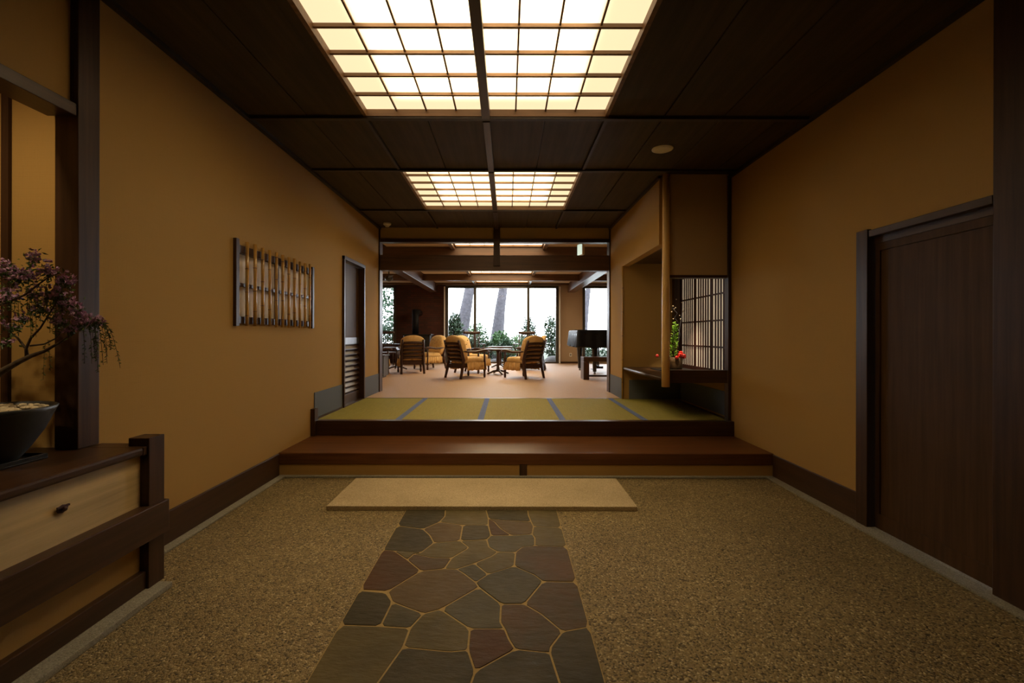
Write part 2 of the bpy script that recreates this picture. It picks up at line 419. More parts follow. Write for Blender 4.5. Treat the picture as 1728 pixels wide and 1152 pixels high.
# granite kerbs
def kerb(name, mb, label): return struct(name, mb, 'granite_curb', label, 'kerb', bevel=0.004)
kerb('trim_1', bx(XL, XL+0.075, 2.40, YS+0.04, 0.0, 0.016), 'pale granite kerb strip along left wall foot')
kerb('trim_2', bx(XR-0.085, XR+0.0, YB, YS+0.04, 0.0, 0.016), 'pale granite kerb strip along right wall foot')
kerb('trim_3', bx(XL+0.075, XR-0.085, YS-0.045, YS+0.04, 0.0, 0.016), 'thin granite kerb strip below wooden step')
kerb('trim_4', bx(-1.83, -1.735, YB, 2.40, 0.0, 0.03), 'grey granite kerb strip below drawer cabinet')

# ------------------------------------------------------------------ wooden step and tatami platform
t = thing('wooden_step', 'wide polished brown wooden step below the tatami mats', 'step', (0.15, YS, 0), kind='structure')
bx(XL, XR, YS, YT+0.02, ZS-0.03, ZS).build('tread', 'tread', t, bevel=0.004)
bx(XL, XR, YS-0.012, YS+0.10, ZS-0.105, ZS-0.001).build('front_beam', 'tread', t, bevel=0.006)
bx(XL, 0.115, YS-0.004, YS+0.07, 0.0, ZS-0.10).build('riser_panel', 'plaster', t)
bx(0.185, XR, YS-0.004, YS+0.07, 0.0, ZS-0.10).build('riser_panel', 'plaster', t)
bx(0.115, 0.185, YS-0.012, YS+0.08, 0.0, ZS-0.10).build('short_post', 'dark_z', t, bevel=0.003)
t = thing('tatami_platform', 'dark wooden edge beam carrying the tatami mats', 'platform', (0.15, YT, ZS), kind='structure')
bx(XL, XR, YT, YT+0.09, ZS, ZT+0.004).build('edge_beam', 'dark_x', t, bevel=0.005)
bx(XL, XR+0.1, YT+0.09, YE+0.02, 0.0, ZT-0.02).build('deck', 'dark_x', t)
bx(XL, XH+0.02, YE-0.012, YE+0.03, ZT-0.02, ZT+0.002).build('threshold', 'dark_x', t)
bx(XL-0.002, XL+0.045, YT-0.04, YT+0.05, ZS, 0.51).build('end_block', 'dark_z', t, bevel=0.003)
MW = (XR-0.03-XL)/5
tl = ['leftmost tatami mat with plain left side beside blue-grey wainscot', 'second tatami mat from the slatted door', 'middle tatami mat of the five',
      'fourth tatami mat from the slatted door', 'rightmost tatami mat lying under the alcove shelf']
for k in range(5):
    x0 = XL+k*MW; x1 = x0+MW
    m = thing('tatami_mat', tl[k], 'tatami mat', ((x0+x1)/2, (YT+YE)/2, ZT-0.02), group='tatami mats')
    l = 0.034 if k else 0.0; r = 0.034 if k < 4 else 0.0
    bx(x0+l, x1-r, YT+0.092, YE-0.014, ZT-0.02, ZT).build('woven_surface', 'tatami', m)
    if l: bx(x0+0.001, x0+l, YT+0.092, YE-0.014, ZT-0.02, ZT+0.002).build('cloth_border', 'heri', m)
    if r: bx(x1-r, x1-0.001, YT+0.092, YE-0.014, ZT-0.02, ZT+0.002).build('cloth_border', 'heri', m)

# ------------------------------------------------------------------ walls of the entrance and hall
DW0, DW1, DWZ = 5.93, 6.74, 2.29           # slatted door
BW0, BW1, BZ0, BZ1 = 3.58, 4.98, 1.40, 2.01  # bamboo window
struct('wall_left', grid_wall(2.31, YH, 0.0, ZC+0.05, [(DW0, DW1, ZT, DWZ), (BW0, BW1, BZ0, BZ1)], XL-0.14, XL, 'y'), 'plaster', 'ochre woven-textured wall on the left of the entrance', 'wall')
struct('wall_left_upper', MB().box(XL-0.16, XL-0.02, 0.3, 2.31, 2.42, ZC+0.05).box(XL-0.16, XL-0.02, YB, 0.3, 0, ZC+0.05), 'plaster', 'ochre wall above the lit niche', 'wall')
struct('wall_niche', MB().box(-2.68, -2.54, 0.3, 2.45, 0.0, 2.75).box(-2.54, XL-0.14, 2.31, 2.45, 0.0, 2.75).box(-2.54, XL-0.16, 0.16, 0.3, 0.0, 2.75).box(-2.68, XL-0.16, 0.16, 2.45, 2.75, 2.87), 'plaster', 'brightly lit ochre niche wall behind the bonsai', 'wall')
struct('wall_right', grid_wall(YB, 5.12, 0.0, ZC+0.05, [(2.30, 3.17, 0.0, 2.0)], XR, XR+0.14, 'y'), 'plaster', 'ochre woven-textured wall on the right of the entrance', 'wall')
struct('wall_behind', bx(-2.7, XR+0.2, YB-0.14, YB, 0, ZC+0.05), 'dark_z', 'dark wall behind the entrance', 'wall')
struct('baseboard_left', bx(XL, XL+0.018, 2.40, YS-0.02, 0.016, 0.215), 'dark_y', 'tall dark wooden baseboard on left wall', 'baseboard', bevel=0.003)
struct('baseboard_right', bx(XR-0.018, XR, 3.23, YS-0.02, 0.016, 0.215), 'dark_y', 'tall dark wooden baseboard on right wall', 'baseboard', bevel=0.003)
for i, (a, b) in enumerate([(YT+0.05, DW0-0.035), (DW1+0.03, YH-0.03)]):
    struct('baseboard_hall_left', bx(XL, XL+0.008, a, b, ZT, 0.675), 'wainscot', ['blue-grey wainscot strip before the slatted door', 'blue-grey wainscot strip beyond the slatted door'][i], 'wainscot')
struct('trim_5', bx(XL, XL+0.014, YT+0.05, DW0-0.035, ZT, ZT+0.022), 'dark_y', 'thin dark skirting beside leftmost tatami', 'trim')
# alcove (tokonoma)
YA, YB2 = 5.10, 6.79
struct('wall_alcove_front', bx(XH+0.06, XR, YA, YA+0.10, 1.97, ZC+0.05), 'plaster_pale', 'hanging ochre wall panel above the alcove window', 'wall')
struct('wall_hall_right', MB().box(XH, XH+0.10, YA+0.05, YB2, 2.32, ZC+0.05).box(XH, XH+0.10, YB2, YH, 0.0, ZC+0.05), 'plaster', 'ochre right wall of the hall around the alcove opening', 'wall')
struct('wall_alcove_back', bx(XH+0.10, 2.70, YB2, YB2+0.1, 0.0, ZC), 'plaster', 'ochre back wall of the alcove', 'wall')
struct('wall_alcove_right', MB().box(2.55, 2.70, YA+0.02, YB2, 0.0, ZC), 'plaster', 'ochre wall under the alcove screens', 'wall')
struct('ceiling_alcove', bx(XH+0.10, 2.55, YA+0.10, YB2, 2.36, 2.42), 'dark_y', 'dark alcove ceiling', 'ceiling')
struct('baseboard_alcove', MB().box(XH+0.10, 2.55, YB2-0.008, YB2, ZT, 0.655).box(2.542, 2.55, YA+0.1, YB2-0.008, ZT, 0.655), 'wainscot', 'dark blue-grey wainscot beneath the alcove shelf', 'wainscot')
struct('baseboard_hall_right', bx(XH-0.008, XH, YB2+0.02, YH-0.03, ZT, 0.675), 'wainscot', 'blue-grey wainscot on right hall wall', 'wainscot')
t = thing('alcove_shelf', 'dark wooden alcove shelf with rounded front and deep sill beam', 'shelf', (2.1, 5.9, 0.80), kind='structure')
bx(XH+0.04, 2.55, YA+0.09, YB2-0.001, 0.80, 0.845).build('shelf_board', 'dark_y', t)
MB().tube([(XH+0.03, YA+0.02, 0.823), (XH+0.03, YB2, 0.823)], 0.0235, 12).build('rounded_nosing', 'dark_y', t, smooth=True)
bx(XH+0.06, 2.44, YA, YA+0.09, 0.785, 0.925).build('sill_beam', 'dark_x', t, bevel=0.003)
bx(XH+0.06, 2.425, YA-0.005, YA+0.105, 1.945, 1.975).build('head_rail', 'dark_x', t, bevel=0.002)
tag(bx(2.425, XR-0.003, YA-0.03, YA+0.06, ZS, ZC).build('corner_post', 'dark_z', bevel=0.003), 'slim dark corner post between alcove and right wall', 'post', kind='structure')
t = thing('hanging_log_post', 'pale peeled log post hanging at the alcove corner', 'post', (XH+0.03, 5.06, 0.75), kind='structure')
MB().tube([(XH+0.045, 5.06, z) for z in (0.746, 1.2, 1.8, 2.4, ZC)], [0.043, 0.043, 0.041, 0.038, 0.036], 16).build('log', 'logwood', t, smooth=True)
t = thing('bamboo_corner_trim', 'thin brown bamboo corner strip at far alcove jamb', 'trim', (XH, YB2, ZT), kind='structure')
MB().tube([(XH+0.002, YB2-0.004, z) for z in (ZT, 0.9, 1.4, 1.9, 2.32)], 0.012, 8).build('cane', 'bamboo', t, smooth=True)
for z in (0.62, 0.95, 1.3, 1.65, 2.0): MB().tube([(XH+0.002, YB2-0.004, z-0.005), (XH+0.002, YB2-0.004, z+0.005)], 0.0145, 8).build('node', 'bamboo_node', t)
bx(2.42, 2.55, YB2-0.10, YB2-0.001, 0.845, 2.36).build('alcove_back_post', 'dark_z')
tag(bpy.data.objects['alcove_back_post'], 'dark square post in far corner of the alcove', 'post', kind='structure')
# shoji lattice on the right of the alcove
def shoji(y0, y1, label):
    s = thing('shoji_screen', label, 'screen', (2.5, (y0+y1)/2, 0.845), group='alcove lattice screens')
    x = 2.50
    MB().box(x+0.012, x+0.03, y0, y0+0.028, 0.846, 2.35).box(x+0.012, x+0.03, y1-0.028, y1, 0.846, 2.35).box(x, x+0.03, y0+0.032, y1-0.032, 0.846, 0.90).box(x, x+0.03, y0+0.032, y1-0.032, 2.31, 2.35).build('frame', 'knob', s)
    n = 6; a, b = y0+0.032, y1-0.032
    for k in range(1, n):
        y = a+(b-a)*k/n
        bx(x+0.0185, x+0.0244, y-0.017, y+0.017, 0.90, 2.31).build('lattice_bar', 'knob', s)
    for z in (1.17, 1.49, 1.806, 2.12): bx(x+0.012, x+0.0184, a, b, z-0.010, z+0.010).build('lattice_rail', 'knob', s)
    bx(x+0.0245, x+0.0275, a, b, 0.90, 2.31).build('paper', 'backlight_glow_paper', s)
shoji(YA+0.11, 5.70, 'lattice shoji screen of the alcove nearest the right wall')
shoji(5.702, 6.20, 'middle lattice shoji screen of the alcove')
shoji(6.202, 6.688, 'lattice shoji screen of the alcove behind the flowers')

# header at the end of the hall
struct('wall_header', MB().box(XL, XH, YH, YH+0.10, 2.885, ZC+0.05), 'plaster_pale', 'narrow ochre wall band above the lounge opening', 'wall')
struct('trim_6', bx(XL, XH, YH-0.02, YH+0.12, 2.83, 2.885), 'dark_x', 'dark horizontal rail under the narrow wall band', 'rail', bevel=0.003)
struct('trim_7', bx(XL-0.14, XH+0.10, YH-0.005, YH+0.14, 2.37, 2.62), 'beam_x', 'broad dark lintel beam over the lounge opening', 'beam', bevel=0.004)
struct('trim_8', bx(AX-0.053, AX+0.053, YH-0.035, YH+0.11, 2.44, ZC), 'dark_z', 'short dark king post on the lintel beam', 'post', bevel=0.003)
struct('trim_9', bx(XL-0.03, XL+0.022, YH-0.03, YH+0.14, ZT, ZC), 'dark_z', 'slim dark jamb left of the lounge opening', 'post', bevel=0.002)
struct('trim_10', bx(XH-0.022, XH+0.05, YH-0.03, YH+0.14, ZT, ZC), 'dark_z', 'slim dark jamb right of the lounge opening', 'post', bevel=0.002)

# ------------------------------------------------------------------ posts and lintel of the niche, right post
struct('trim_11', bx(-2.205, XL+0.02, 2.25, 2.37, 0.748, ZC), 'dark_z', 'thick dark square post beside the lit niche', 'post', bevel=0.004)
struct('trim_12', bx(-2.24, XL+0.012, 0.3, 2.25, 2.37, 2.43), 'dark_y', 'dark lintel over the lit niche', 'lintel', bevel=0.003)
struct('trim_13', bx(-2.513, -2.477, 2.292, 2.309, 0.748, 2.75), 'dark_z', 'thin dark strip in the niche corner', 'trim')
struct('trim_14', bx(XR-0.025, XR+0.03, 2.13, 2.32, 0.0, ZC), 'dark_z', 'thick dark post beside the right door', 'post', bevel=0.004)

# ------------------------------------------------------------------ ceiling
ce = struct('ceiling', bx(XL-0.2, XR+0.3, YB, YH+0.2, ZC+0.16, ZC+0.26), 'batten', 'dark boarded ceiling of the entrance hall', 'ceiling')
LW = 1.914; lx0, lx1 = AX-LW/2, AX+LW/2
LAMPS = [(2.18, 3.71), (4.95, 6.48)]
xs = [AX + 0.4785*k for k in range(-4, 6)]
xs[0] = XL
xs.append(XR)
rows = [(YB, 0.94), (0.94, 2.18), (2.18, 3.71), (3.71, 4.95), (4.95, 6.48), (6.48, YH)]
bm = {}
for (y0, y1) in rows:
    for k in range(len(xs)-1):
        x0, x1 = xs[k], xs[k+1]
        lamp = (y0, y1) in LAMPS and x0 > lx0-0.01 and x1 < lx1+0.01
        if lamp: continue
        if y0 > 4.9 and x0 > XH: continue
        key = (round(x1-x0, 3), round(y1-y0, 3))
        if key not in bm:
            o = bx(-key[0]/2+0.004, key[0]/2-0.004, -key[1]/2+0.004, key[1]/2-0.004, 0, 0.015).build('ceiling_board', 'board', ce, world=False, bevel=0.003)
            bm[key] = o; o.location = ((x0+x1)/2, (y0+y1)/2, ZC)
        else: share(bm[key], ((x0+x1)/2, (y0+y1)/2, ZC), ce)
bx(XL, XR, YB, 2.18, ZC+0.016, ZC+0.02).build('backing', 'batten', ce)
for (a, b, c, d) in [(XL, lx0-0.03, 2.18, 3.71), (lx1+0.03, XR, 2.18, 3.71), (XL, XR, 3.73, 4.93), (XL, lx0-0.03, 4.93, 6.50), (lx1+0.03, XR, 4.93, 6.50), (XL, XR, 6.50, YH)]:
    bx(a, b, c, d, ZC+0.016, ZC+0.02).build('backing', 'batten', ce)
for y in (0.94, 2.15, 3.74, 4.92, 6.51):
    bx(XL, XR if y < 4.5 else (XH if y > 5.1 else XR), y-0.022, y+0.022, ZC-0.022, ZC+0.001).build('cross_batten', 'batten', ce, bevel=0.003)
for x in (lx0-0.02, lx1+0.02):
    for (a, b) in ((YB, 2.12), (3.77, 4.89), (6.54, YH)):
        bx(x-0.014, x+0.014, a, b, ZC-0.014, ZC+0.001).build('long_batten', 'batten', ce)
for (a, b) in ((YB, 2.12), (3.77, 4.89), (6.54, YH-0.04)):
    bx(AX-0.03, AX+0.03, a, b, ZC-0.028, ZC+0.001).build('centre_batten', 'dark_y', ce, bevel=0.003)
for (sx, w_) in ((XL, 1), (XR, -1)):
    bx(min(sx, sx+0.035*w_), max(sx, sx+0.035*w_), YB if w_ > 0 else YB, YH if w_ > 0 else 5.1, ZC-0.03, ZC).build('cornice', 'batten', ce)
bx(XH-0.03, XH, 5.1, YH, ZC-0.03, ZC).build('cornice', 'batten', ce)

def ceiling_lamp(name, label, x0, x1, y0, y1, nx, ny, z, mat, group, depth=0.05, centre=True):
    L = thing(name, label, 'ceiling light', ((x0+x1)/2, (y0+y1)/2, z), group=group)
    f = 0.028
    for (a, b, c, d) in [(x0-f, x1+f, y1, y1+f), (x0-f, x1+f, y0-f, y0), (x0-f, x0, y0, y1), (x1, x1+f, y0, y1)]:
        bx(a, b, c, d, z-0.005, z+depth+0.02).build('frame_rail', 'lampwood', L)
    zz = z+depth
    if centre: bx((x0+x1)/2-0.032, (x0+x1)/2+0.032, y0, y1, z-0.028, zz-0.001).build('centre_bar', 'dark_y', L, bevel=0.003)
    pw, pd = (x1-x0)/nx, (y1-y0)/ny
    pane = None
    for i in range(nx):
        for j in range(ny):
            c = (x0+(i+0.5)*pw-L.location.x, y0+(j+0.5)*pd-L.location.y, depth)
            if pane is None:
                pane = bx(-pw/2, pw/2, -pd/2, pd/2, 0, 0.003).build('paper_pane', mat, L, world=False); pane.location = c
            else: share(pane, c, L)
    for i in range(1, nx):
        if centre and i == nx//2: continue
        x = x0+i*pw; bx(x-0.006, x+0.006, y0, y1, zz-0.014, zz-0.001).build('lattice_rod', 'lampwood', L)
    for j in range(1, ny):
        y = y0+j*pd
        if centre:
            bx(x0, (x0+x1)/2-0.032, y-0.010, y+0.010, zz-0.024, zz-0.002).build('lattice_rail', 'lampwood', L)
            bx((x0+x1)/2+0.032, x1, y-0.010, y+0.010, zz-0.024, zz-0.002).build('lattice_rail', 'lampwood', L)
        else: bx(x0, x1, y-0.010, y+0.010, zz-0.024, zz-0.002).build('lattice_rail', 'lampwood', L)
    return L
def tube_light(y0, y1, W):
    l = bpy.data.lights.new('lamp_tubes', 'AREA'); l.shape = 'RECTANGLE'; l.size = 1.36; l.size_y = 1.16
    l.energy = W; l.color = (1.0, 0.79, 0.47); l.spread = math.radians(96)
    o = bpy.data.objects.new('lamp_tubes', l); COL.objects.link(o); o.location = (AX, (y0+y1)/2, ZC+0.145)
for (a_, b_) in LAMPS: tube_light(a_, b_, 27)
ceiling_lamp('ceiling_lamp', 'large glowing paper lattice ceiling light nearest the flagstone path', lx0, lx1, 2.18, 3.71, 8, 6, ZC, 'lamp_paper', 'hall ceiling lights')
ceiling_lamp('ceiling_lamp', 'glowing paper lattice ceiling light above the tatami mats', lx0, lx1, 4.95, 6.48, 8, 6, ZC, 'lamp_paper', 'hall ceiling lights')

t = thing('ceiling_speaker', 'flat round white speaker disc on the dark ceiling', 'speaker', (1.46, 4.36, ZC))
MB().lathe([(0.098, 0), (0.098, -0.008), (0.085, -0.013)], (1.46, 4.36, ZC)).build('rim', 'white_plastic', t)
MB().lathe([(0.082, -0.012), (0.082, -0.015), (0.02, -0.018)], (1.46, 4.36, ZC)).build('grille', 'white_plastic', t)
t = thing('smoke_detector', 'small pale smoke detector at the far end of the ceiling', 'detector', (-1.9, 7.3, ZC))
MB().lathe([(0.062, 0), (0.062, -0.022), (0.045, -0.035)], (-1.9, 7.3, ZC)).build('base', 'white_plastic', t)
MB().lathe([(0.036, -0.035), (0.030, -0.055), (0.012, -0.06)], (-1.9, 7.3, ZC)).build('chamber', 'white_plastic', t)

# ------------------------------------------------------------------ left wall: bamboo window, slatted door
t = thing('window_4', 'lattice window of upright bamboo canes in dark frame on left wall', 'window', (XL, 4.28, 1.38), kind='structure')
bx(XL-0.03, XL+0.025, 3.555, 3.60, 1.375, 2.055).build('frame_stile', 'dark_z', t, bevel=0.003)
bx(XL-0.03, XL+0.025, 4.95, 4.995, 1.375, 2.035).build('frame_stile', 'dark_z', t, bevel=0.003)
bx(XL-0.03, XL+0.016, 3.60, 4.95, 1.95, 2.012).build('frame_rail', 'dark_y', t, bevel=0.003)
bx(XL-0.03, XL+0.016, 3.60, 4.95, 1.395, 1.452).build('frame_rail', 'dark_y', t, bevel=0.003)
bx(XL-0.02, XL+0.012, 3.60, 4.95, 1.690, 1.716).build('middle_rail', 'dark_y', t)
bx(XL-0.03, XL+0.004, 4.235, 4.265, 1.452, 1.95).build('shoji_stile', 'dark_z', t)
bx(XL-0.035, XL-0.025, 3.60, 4.235, 1.40, 2.00).build('paper_pane', 'paper', t)
bx(XL-0.030, XL-0.020, 4.265, 4.95, 1.40, 2.00).build('paper_pane', 'paper', t)
bx(XL-0.13, XL-0.10, BW0, BW1, BZ0, BZ1).build('backing', 'plaster', t)
for k in range(11):
    y = 3.69+0.1172*k; rr = 0.0130+R.uniform(-0.001, 0.001)
    zs = []; z = 1.378+R.uniform(-0.004, 0.006)
    c = MB().tube([(XL+0.032, y+R.uniform(-.002, .002), q) for q in (z, 1.6, 1.82, 2.045+R.uniform(-0.006, 0.006))], rr, 10).build('bamboo_cane', 'bamboo', t, smooth=True)
    z0 = 1.42+R.uniform(0, 0.16)
    while z0 < 2.03:
        MB().tube([(XL+0.032, y, z0-0.004), (XL+0.032, y, z0), (XL+0.032, y, z0+0.004)], [rr*1.02, rr*1.16, rr*1.02], 10).build('cane_node', 'bamboo_node', c); z0 += 0.185+R.uniform(-0.02, 0.02)

t = thing('door_1', 'dark louvred sliding door with pale metal plate on left wall', 'door', (XL, (DW0+DW1)/2, ZT), kind='structure')
bx(XL-0.12, XL+0.03, DW0-0.03, DW0+0.012, ZT, DWZ+0.03).build('jamb', 'dark_z', t, bevel=0.003)
bx(XL-0.12, XL+0.03, DW1-0.012, DW1+0.03, ZT, DWZ+0.03).build('jamb', 'dark_z', t, bevel=0.003)
bx(XL-0.12, XL+0.035, DW0-0.03, DW1+0.03, DWZ-0.015, DWZ+0.03).build('head', 'dark_y', t, bevel=0.003)
bx(XL-0.12, XL+0.02, DW0, DW1, ZT-0.001, ZT+0.012).build('sill', 'dark_y', t)
bx(XL-0.075, XL-0.055, DW0+0.01, DW1-0.01, 1.27, DWZ-0.02).build('upper_panel', 'door_z', t)
bx(XL-0.075, XL-0.048, DW0+0.012, DW1-0.012, 1.18, 1.27).build('metal_plate', 'steel', t, label='pale brushed metal plate')
bx(XL-0.085, XL-0.075, DW0+0.01, DW1-0.01, ZT+0.012, 1.20).build('louvre_backing', 'dark_z', t)
for k in range(9):
    z = 0.53+k*0.072
    m = MB(); m.v = [(XL-0.075, DW0+0.015, z+0.05), (XL-0.075, DW1-0.015, z+0.05), (XL-0.040, DW1-0.015, z), (XL-0.040, DW0+0.015, z),
                     (XL-0.075, DW0+0.015, z+0.062), (XL-0.075, DW1-0.015, z+0.062), (XL-0.040, DW1-0.015, z+0.012), (XL-0.040, DW0+0.015, z+0.012)]
    m.f = [(0,3,2,1),(4,5,6,7),(0,1,5,4),(1,2,6,5),(2,3,7,6),(3,0,4,7)]
    m.build('louvre_slat', 'dark_y', t)
bx(XL-0.075, XL-0.045, DW0+0.01, DW1-0.01, ZT+0.012, 0.51).build('bottom_rail', 'dark_y', t, bevel=0.003)

# right sliding door
t = thing('door_2', 'plain dark brown sliding door in the right wall', 'door', (XR, 2.75, 0), kind='structure')
bx(XR-0.028, XR+0.139, 3.125, 3.225, 0.016, 2.03).build('jamb', 'dark_z', t, bevel=0.003)
bx(XR-0.022, XR+0.02, 2.325, 3.12, 1.975, 2.02).build('head', 'dark_y', t, bevel=0.003)
bx(XR+0.02, XR+0.10, 2.30, 3.12, 1.93, 1.99).build('head_track', 'dark_y', t)
bx(XR+0.035, XR+0.060, 2.30, 3.12, 0.02, 1.93).build('door_panel', 'door_z', t)
bx(XR+0.026, XR+0.062, 3.085, 3.122, 0.02, 1.93).build('door_stile', 'dark_z', t)
bx(XR+0.026, XR+0.062, 2.32, 3.085, 0.02, 0.12).build('door_rail', 'door_z', t)
bx(XR+0.026, XR+0.062, 2.32, 3.085, 1.88, 1.93).build('door_rail', 'door_z', t)
bx(XR, XR+0.10, 2.28, 3.12, 0.0, 0.016).build('door_sill', 'granite_curb', t)

# ------------------------------------------------------------------ drawer cabinet under the niche
CX = -1.845; CY0 = 0.35
t = thing('drawer_cabinet', 'low wooden display cabinet with pale drawer front under the bonsai', 'cabinet', (-2.15, 1.4, 0))
bx(-2.535, CX+0.035, CY0, 2.305, 0.705, 0.747).build('top_board', 'dark_y', t, bevel=0.012)
bx(-2.10, CX+0.035, 2.30, 2.395, 0.705, 0.746).build('top_end', 'dark_y', t, bevel=0.004)
bx(-2.10, CX+0.01, 2.36, 2.39, 0.03, 0.705).build('end_panel', 'plaster', t)
bx(CX-0.06, CX+0.045, 2.325, 2.43, 0.03, 0.787).build('end_post', 'dark_z', t, bevel=0.003)
dr = bx(CX-0.03, CX, CY0, 2.325, 0.42, 0.705).build('drawer_front', 'paulownia', t, label='pale unpainted wood drawer front')
pu = MB()
pc = (CX+0.004, 1.91, 0.588)
pu.lathe([(0.020, 0), (0.024, 0.004), (0.020, 0.006)], (0, 0, 0), 8)
pu.v = [(pc[0]+v[2], pc[1]+v[0]*1.15, pc[2]+v[1]*0.75) for v in pu.v]
k0 = len(pu.v); pu.blob((pc[0]+0.014, pc[1], pc[2]), 0.010, seg=8, rings=6, jit=0.02)
pu.box(pc[0]+0.004, pc[0]+0.012, pc[1]-0.026, pc[1]+0.026, pc[2]+0.006, pc[2]+0.014)
pu.build('drawer_pull', 'knob', dr, label='small dark red-brown metal pull')
bx(CX-0.03, CX+0.065, CY0, 2.44, 0.277, 0.445).build('front_rail', 'dark_y', t, bevel=0.005)
bx(CX-0.03, CX-0.002, CY0, 2.325, 0.12, 0.277).build('lower_panel', 'plaster', t)
bx(CX-0.03, CX+0.03, CY0, 2.33, 0.03, 0.12).build('bottom_rail', 'dark_y', t, bevel=0.004)

# niche lamp: recessed downlight above the lintel, out of sight behind it
t = thing('niche_downlight', 'recessed downlight in the niche ceiling', 'light', (-2.33, 1.15, 2.74))
MB().lathe([(0.075, 0.008), (0.075, 0.0), (0.055, -0.004)], (-2.33, 1.15, 2.74)).build('rim', 'white_plastic', t)
MB().lathe([(0.05, -0.004), (0.05, -0.007), (0.03, -0.010)], (-2.33, 1.15, 2.74)).build('bulb', 'bulb', t)
l = bpy.data.lights.new('niche_light', 'SPOT'); l.energy = 60; l.color = (1.0, 0.76, 0.42); l.spot_size = math.radians(120); l.spot_blend = 0.8; l.shadow_soft_size = 0.05
lo = bpy.data.objects.new('niche_light', l); COL.objects.link(lo); lo.location = (-2.33, 1.15, 2.72); lo.rotation_euler = (math.radians(28), 0, 0)
# alcove spotlight
t = thing('alcove_spotlight', 'small spotlight in the alcove ceiling', 'light', (2.1, 5.75, 2.36))
MB().lathe([(0.035, 0), (0.035, -0.05), (0.028, -0.06)], (2.1, 5.75, 2.36)).build('housing', 'black', t)
MB().lathe([(0.024, -0.058), (0.024, -0.062), (0.01, -0.064)], (2.1, 5.75, 2.36)).build('bulb', 'bulb', t)
l = bpy.data.lights.new('alcove_light', 'SPOT'); l.energy = 120; l.color = (1.0, 0.82, 0.55); l.spot_size = math.radians(38); l.spot_blend = 0.6; l.shadow_soft_size = 0.02
lo = bpy.data.objects.new('alcove_light', l); COL.objects.link(lo); lo.location = (2.1, 5.75, 2.29)
d = Vector((2.27, 6.2, 1.05))-lo.location; lo.rotation_euler = d.to_track_quat('-Z', 'Y').to_euler()

# ------------------------------------------------------------------ bonsai
PB = Vector((-2.19, 1.97, 0))
tag(MB().box(-2.35, -2.085, 1.82, 2.10, 0.748, 0.756).box(-2.35, -2.34, 1.82, 2.10, 0.756, 0.772).box(-2.095, -2.085, 1.82, 2.10, 0.756, 0.772).box(-2.34, -2.095, 1.82, 1.83, 0.756, 0.772).box(-2.34, -2.095, 2.09, 2.10, 0.756, 0.772).build('pot_tray', 'black', bevel=0.002),
    'flat black tray under the bonsai pot', 'tray')
t = thing('potted_bonsai', 'flowering mauve bonsai tree in conical dark pot', 'bonsai', (PB.x, PB.y, 0.757))
MB().lathe([(0.072, 0), (0.078, 0.01), (0.115, 0.06), (0.160, 0.135), (0.194, 0.215), (0.203, 0.236), (0.196, 0.240), (0.186, 0.232), (0.180, 0.215), (0.0005, 0.213)], (PB.x, PB.y, 0.757), 40).build('pot', 'potclay', t, smooth=True)
pm = MB()
for k in range(150):
    a = R.uniform(0, 2*math.pi); q = 0.172*math.sqrt(R.random())
    pm.blob((PB.x+q*math.cos(a), PB.y+q*math.sin(a), 0.757+0.219+R.uniform(0, 0.012)), R.uniform(0.009, 0.017), seg=6, rings=4, jit=0.15, sq=(1.2, 1, 0.6))
pm.build('pebbles', 'pebble', t, smooth=True, kind='stuff')
def bp(px, py, dy=0.0):
    D = 1.97+dy; return Vector(((px-VX)/F*D, D, CZ-(py-VY)/F*D))
wd = MB()
wd.tube([bp(-12, 700), bp(-28, 665, -.01), bp(-22, 645, 0), bp(0, 630), bp(30, 613), bp(50, 603), bp(75, 594), bp(100, 580, .01), bp(130, 560, .02), bp(155, 545, .03)], [.026, .023, .020, .014, .011, .0095, .007, .005, .003, .002], 8)
wd.tube([bp(-22, 645), bp(-40, 600, .02), bp(-35, 560, .04), bp(-10, 520, .03), bp(20, 485, .0), bp(45, 455)], [.019, .014, .010, .008, .005, .002], 7)
wd.tube([bp(-40, 600, .02), bp(-80, 560, 0), bp(-110, 520, -.03)], [.012, .007, .003], 6)
wd.tube([bp(46, 605), bp(44, 590), bp(52, 572, -.02), bp(68, 555, -.02), bp(90, 520, -.03), bp(105, 490, -.03)], [.008, .006, .005, .004, .003, .002], 6)
wd.tube([bp(44, 590), bp(30, 572, .03), bp(15, 560, .05), bp(5, 540, .05)], [.005, .004, .003, .002], 6)
wd.tube([bp(50, 585), bp(75, 582, .04), bp(95, 572, .06), bp(120, 540, .06)], [.004, .0035, .003, .002], 6)
wd.tube([bp(-10, 520, .03), bp(40, 500, -.05), bp(80, 470, -.06), bp(100, 462, -.06)], [.005, .004, .003, .002], 6)
wd.build('trunk', 'bark', t, smooth=True)
lf = MB(); pt = MB(); sm = MB()
def rv(): 
    v = Vector((R.gauss(0,1), R.gauss(0,1), R.gauss(0,1))); return v.normalized()
cl = [(30,470,26,1),(80,462,24,1),(112,478,20,1.3),(58,440,18,.9),(15,505,30,1),(60,500,24,.8),(115,515,22,1),(100,545,20,.9),(140,545,20,1.5),(165,545,13,1.3),(120,560,14,.8),
      (-40,470,30,1),(-80,510,30,1),(5,460,26,1.2),(-20,530,26,.8),(70,525,26,.5),(40,540,24,.4),(85,500,24,.6),(45,470,24,.9),(130,530,16,.9),(20,555,16,.3),(95,500,16,1.2),(10,580,16,.3)]
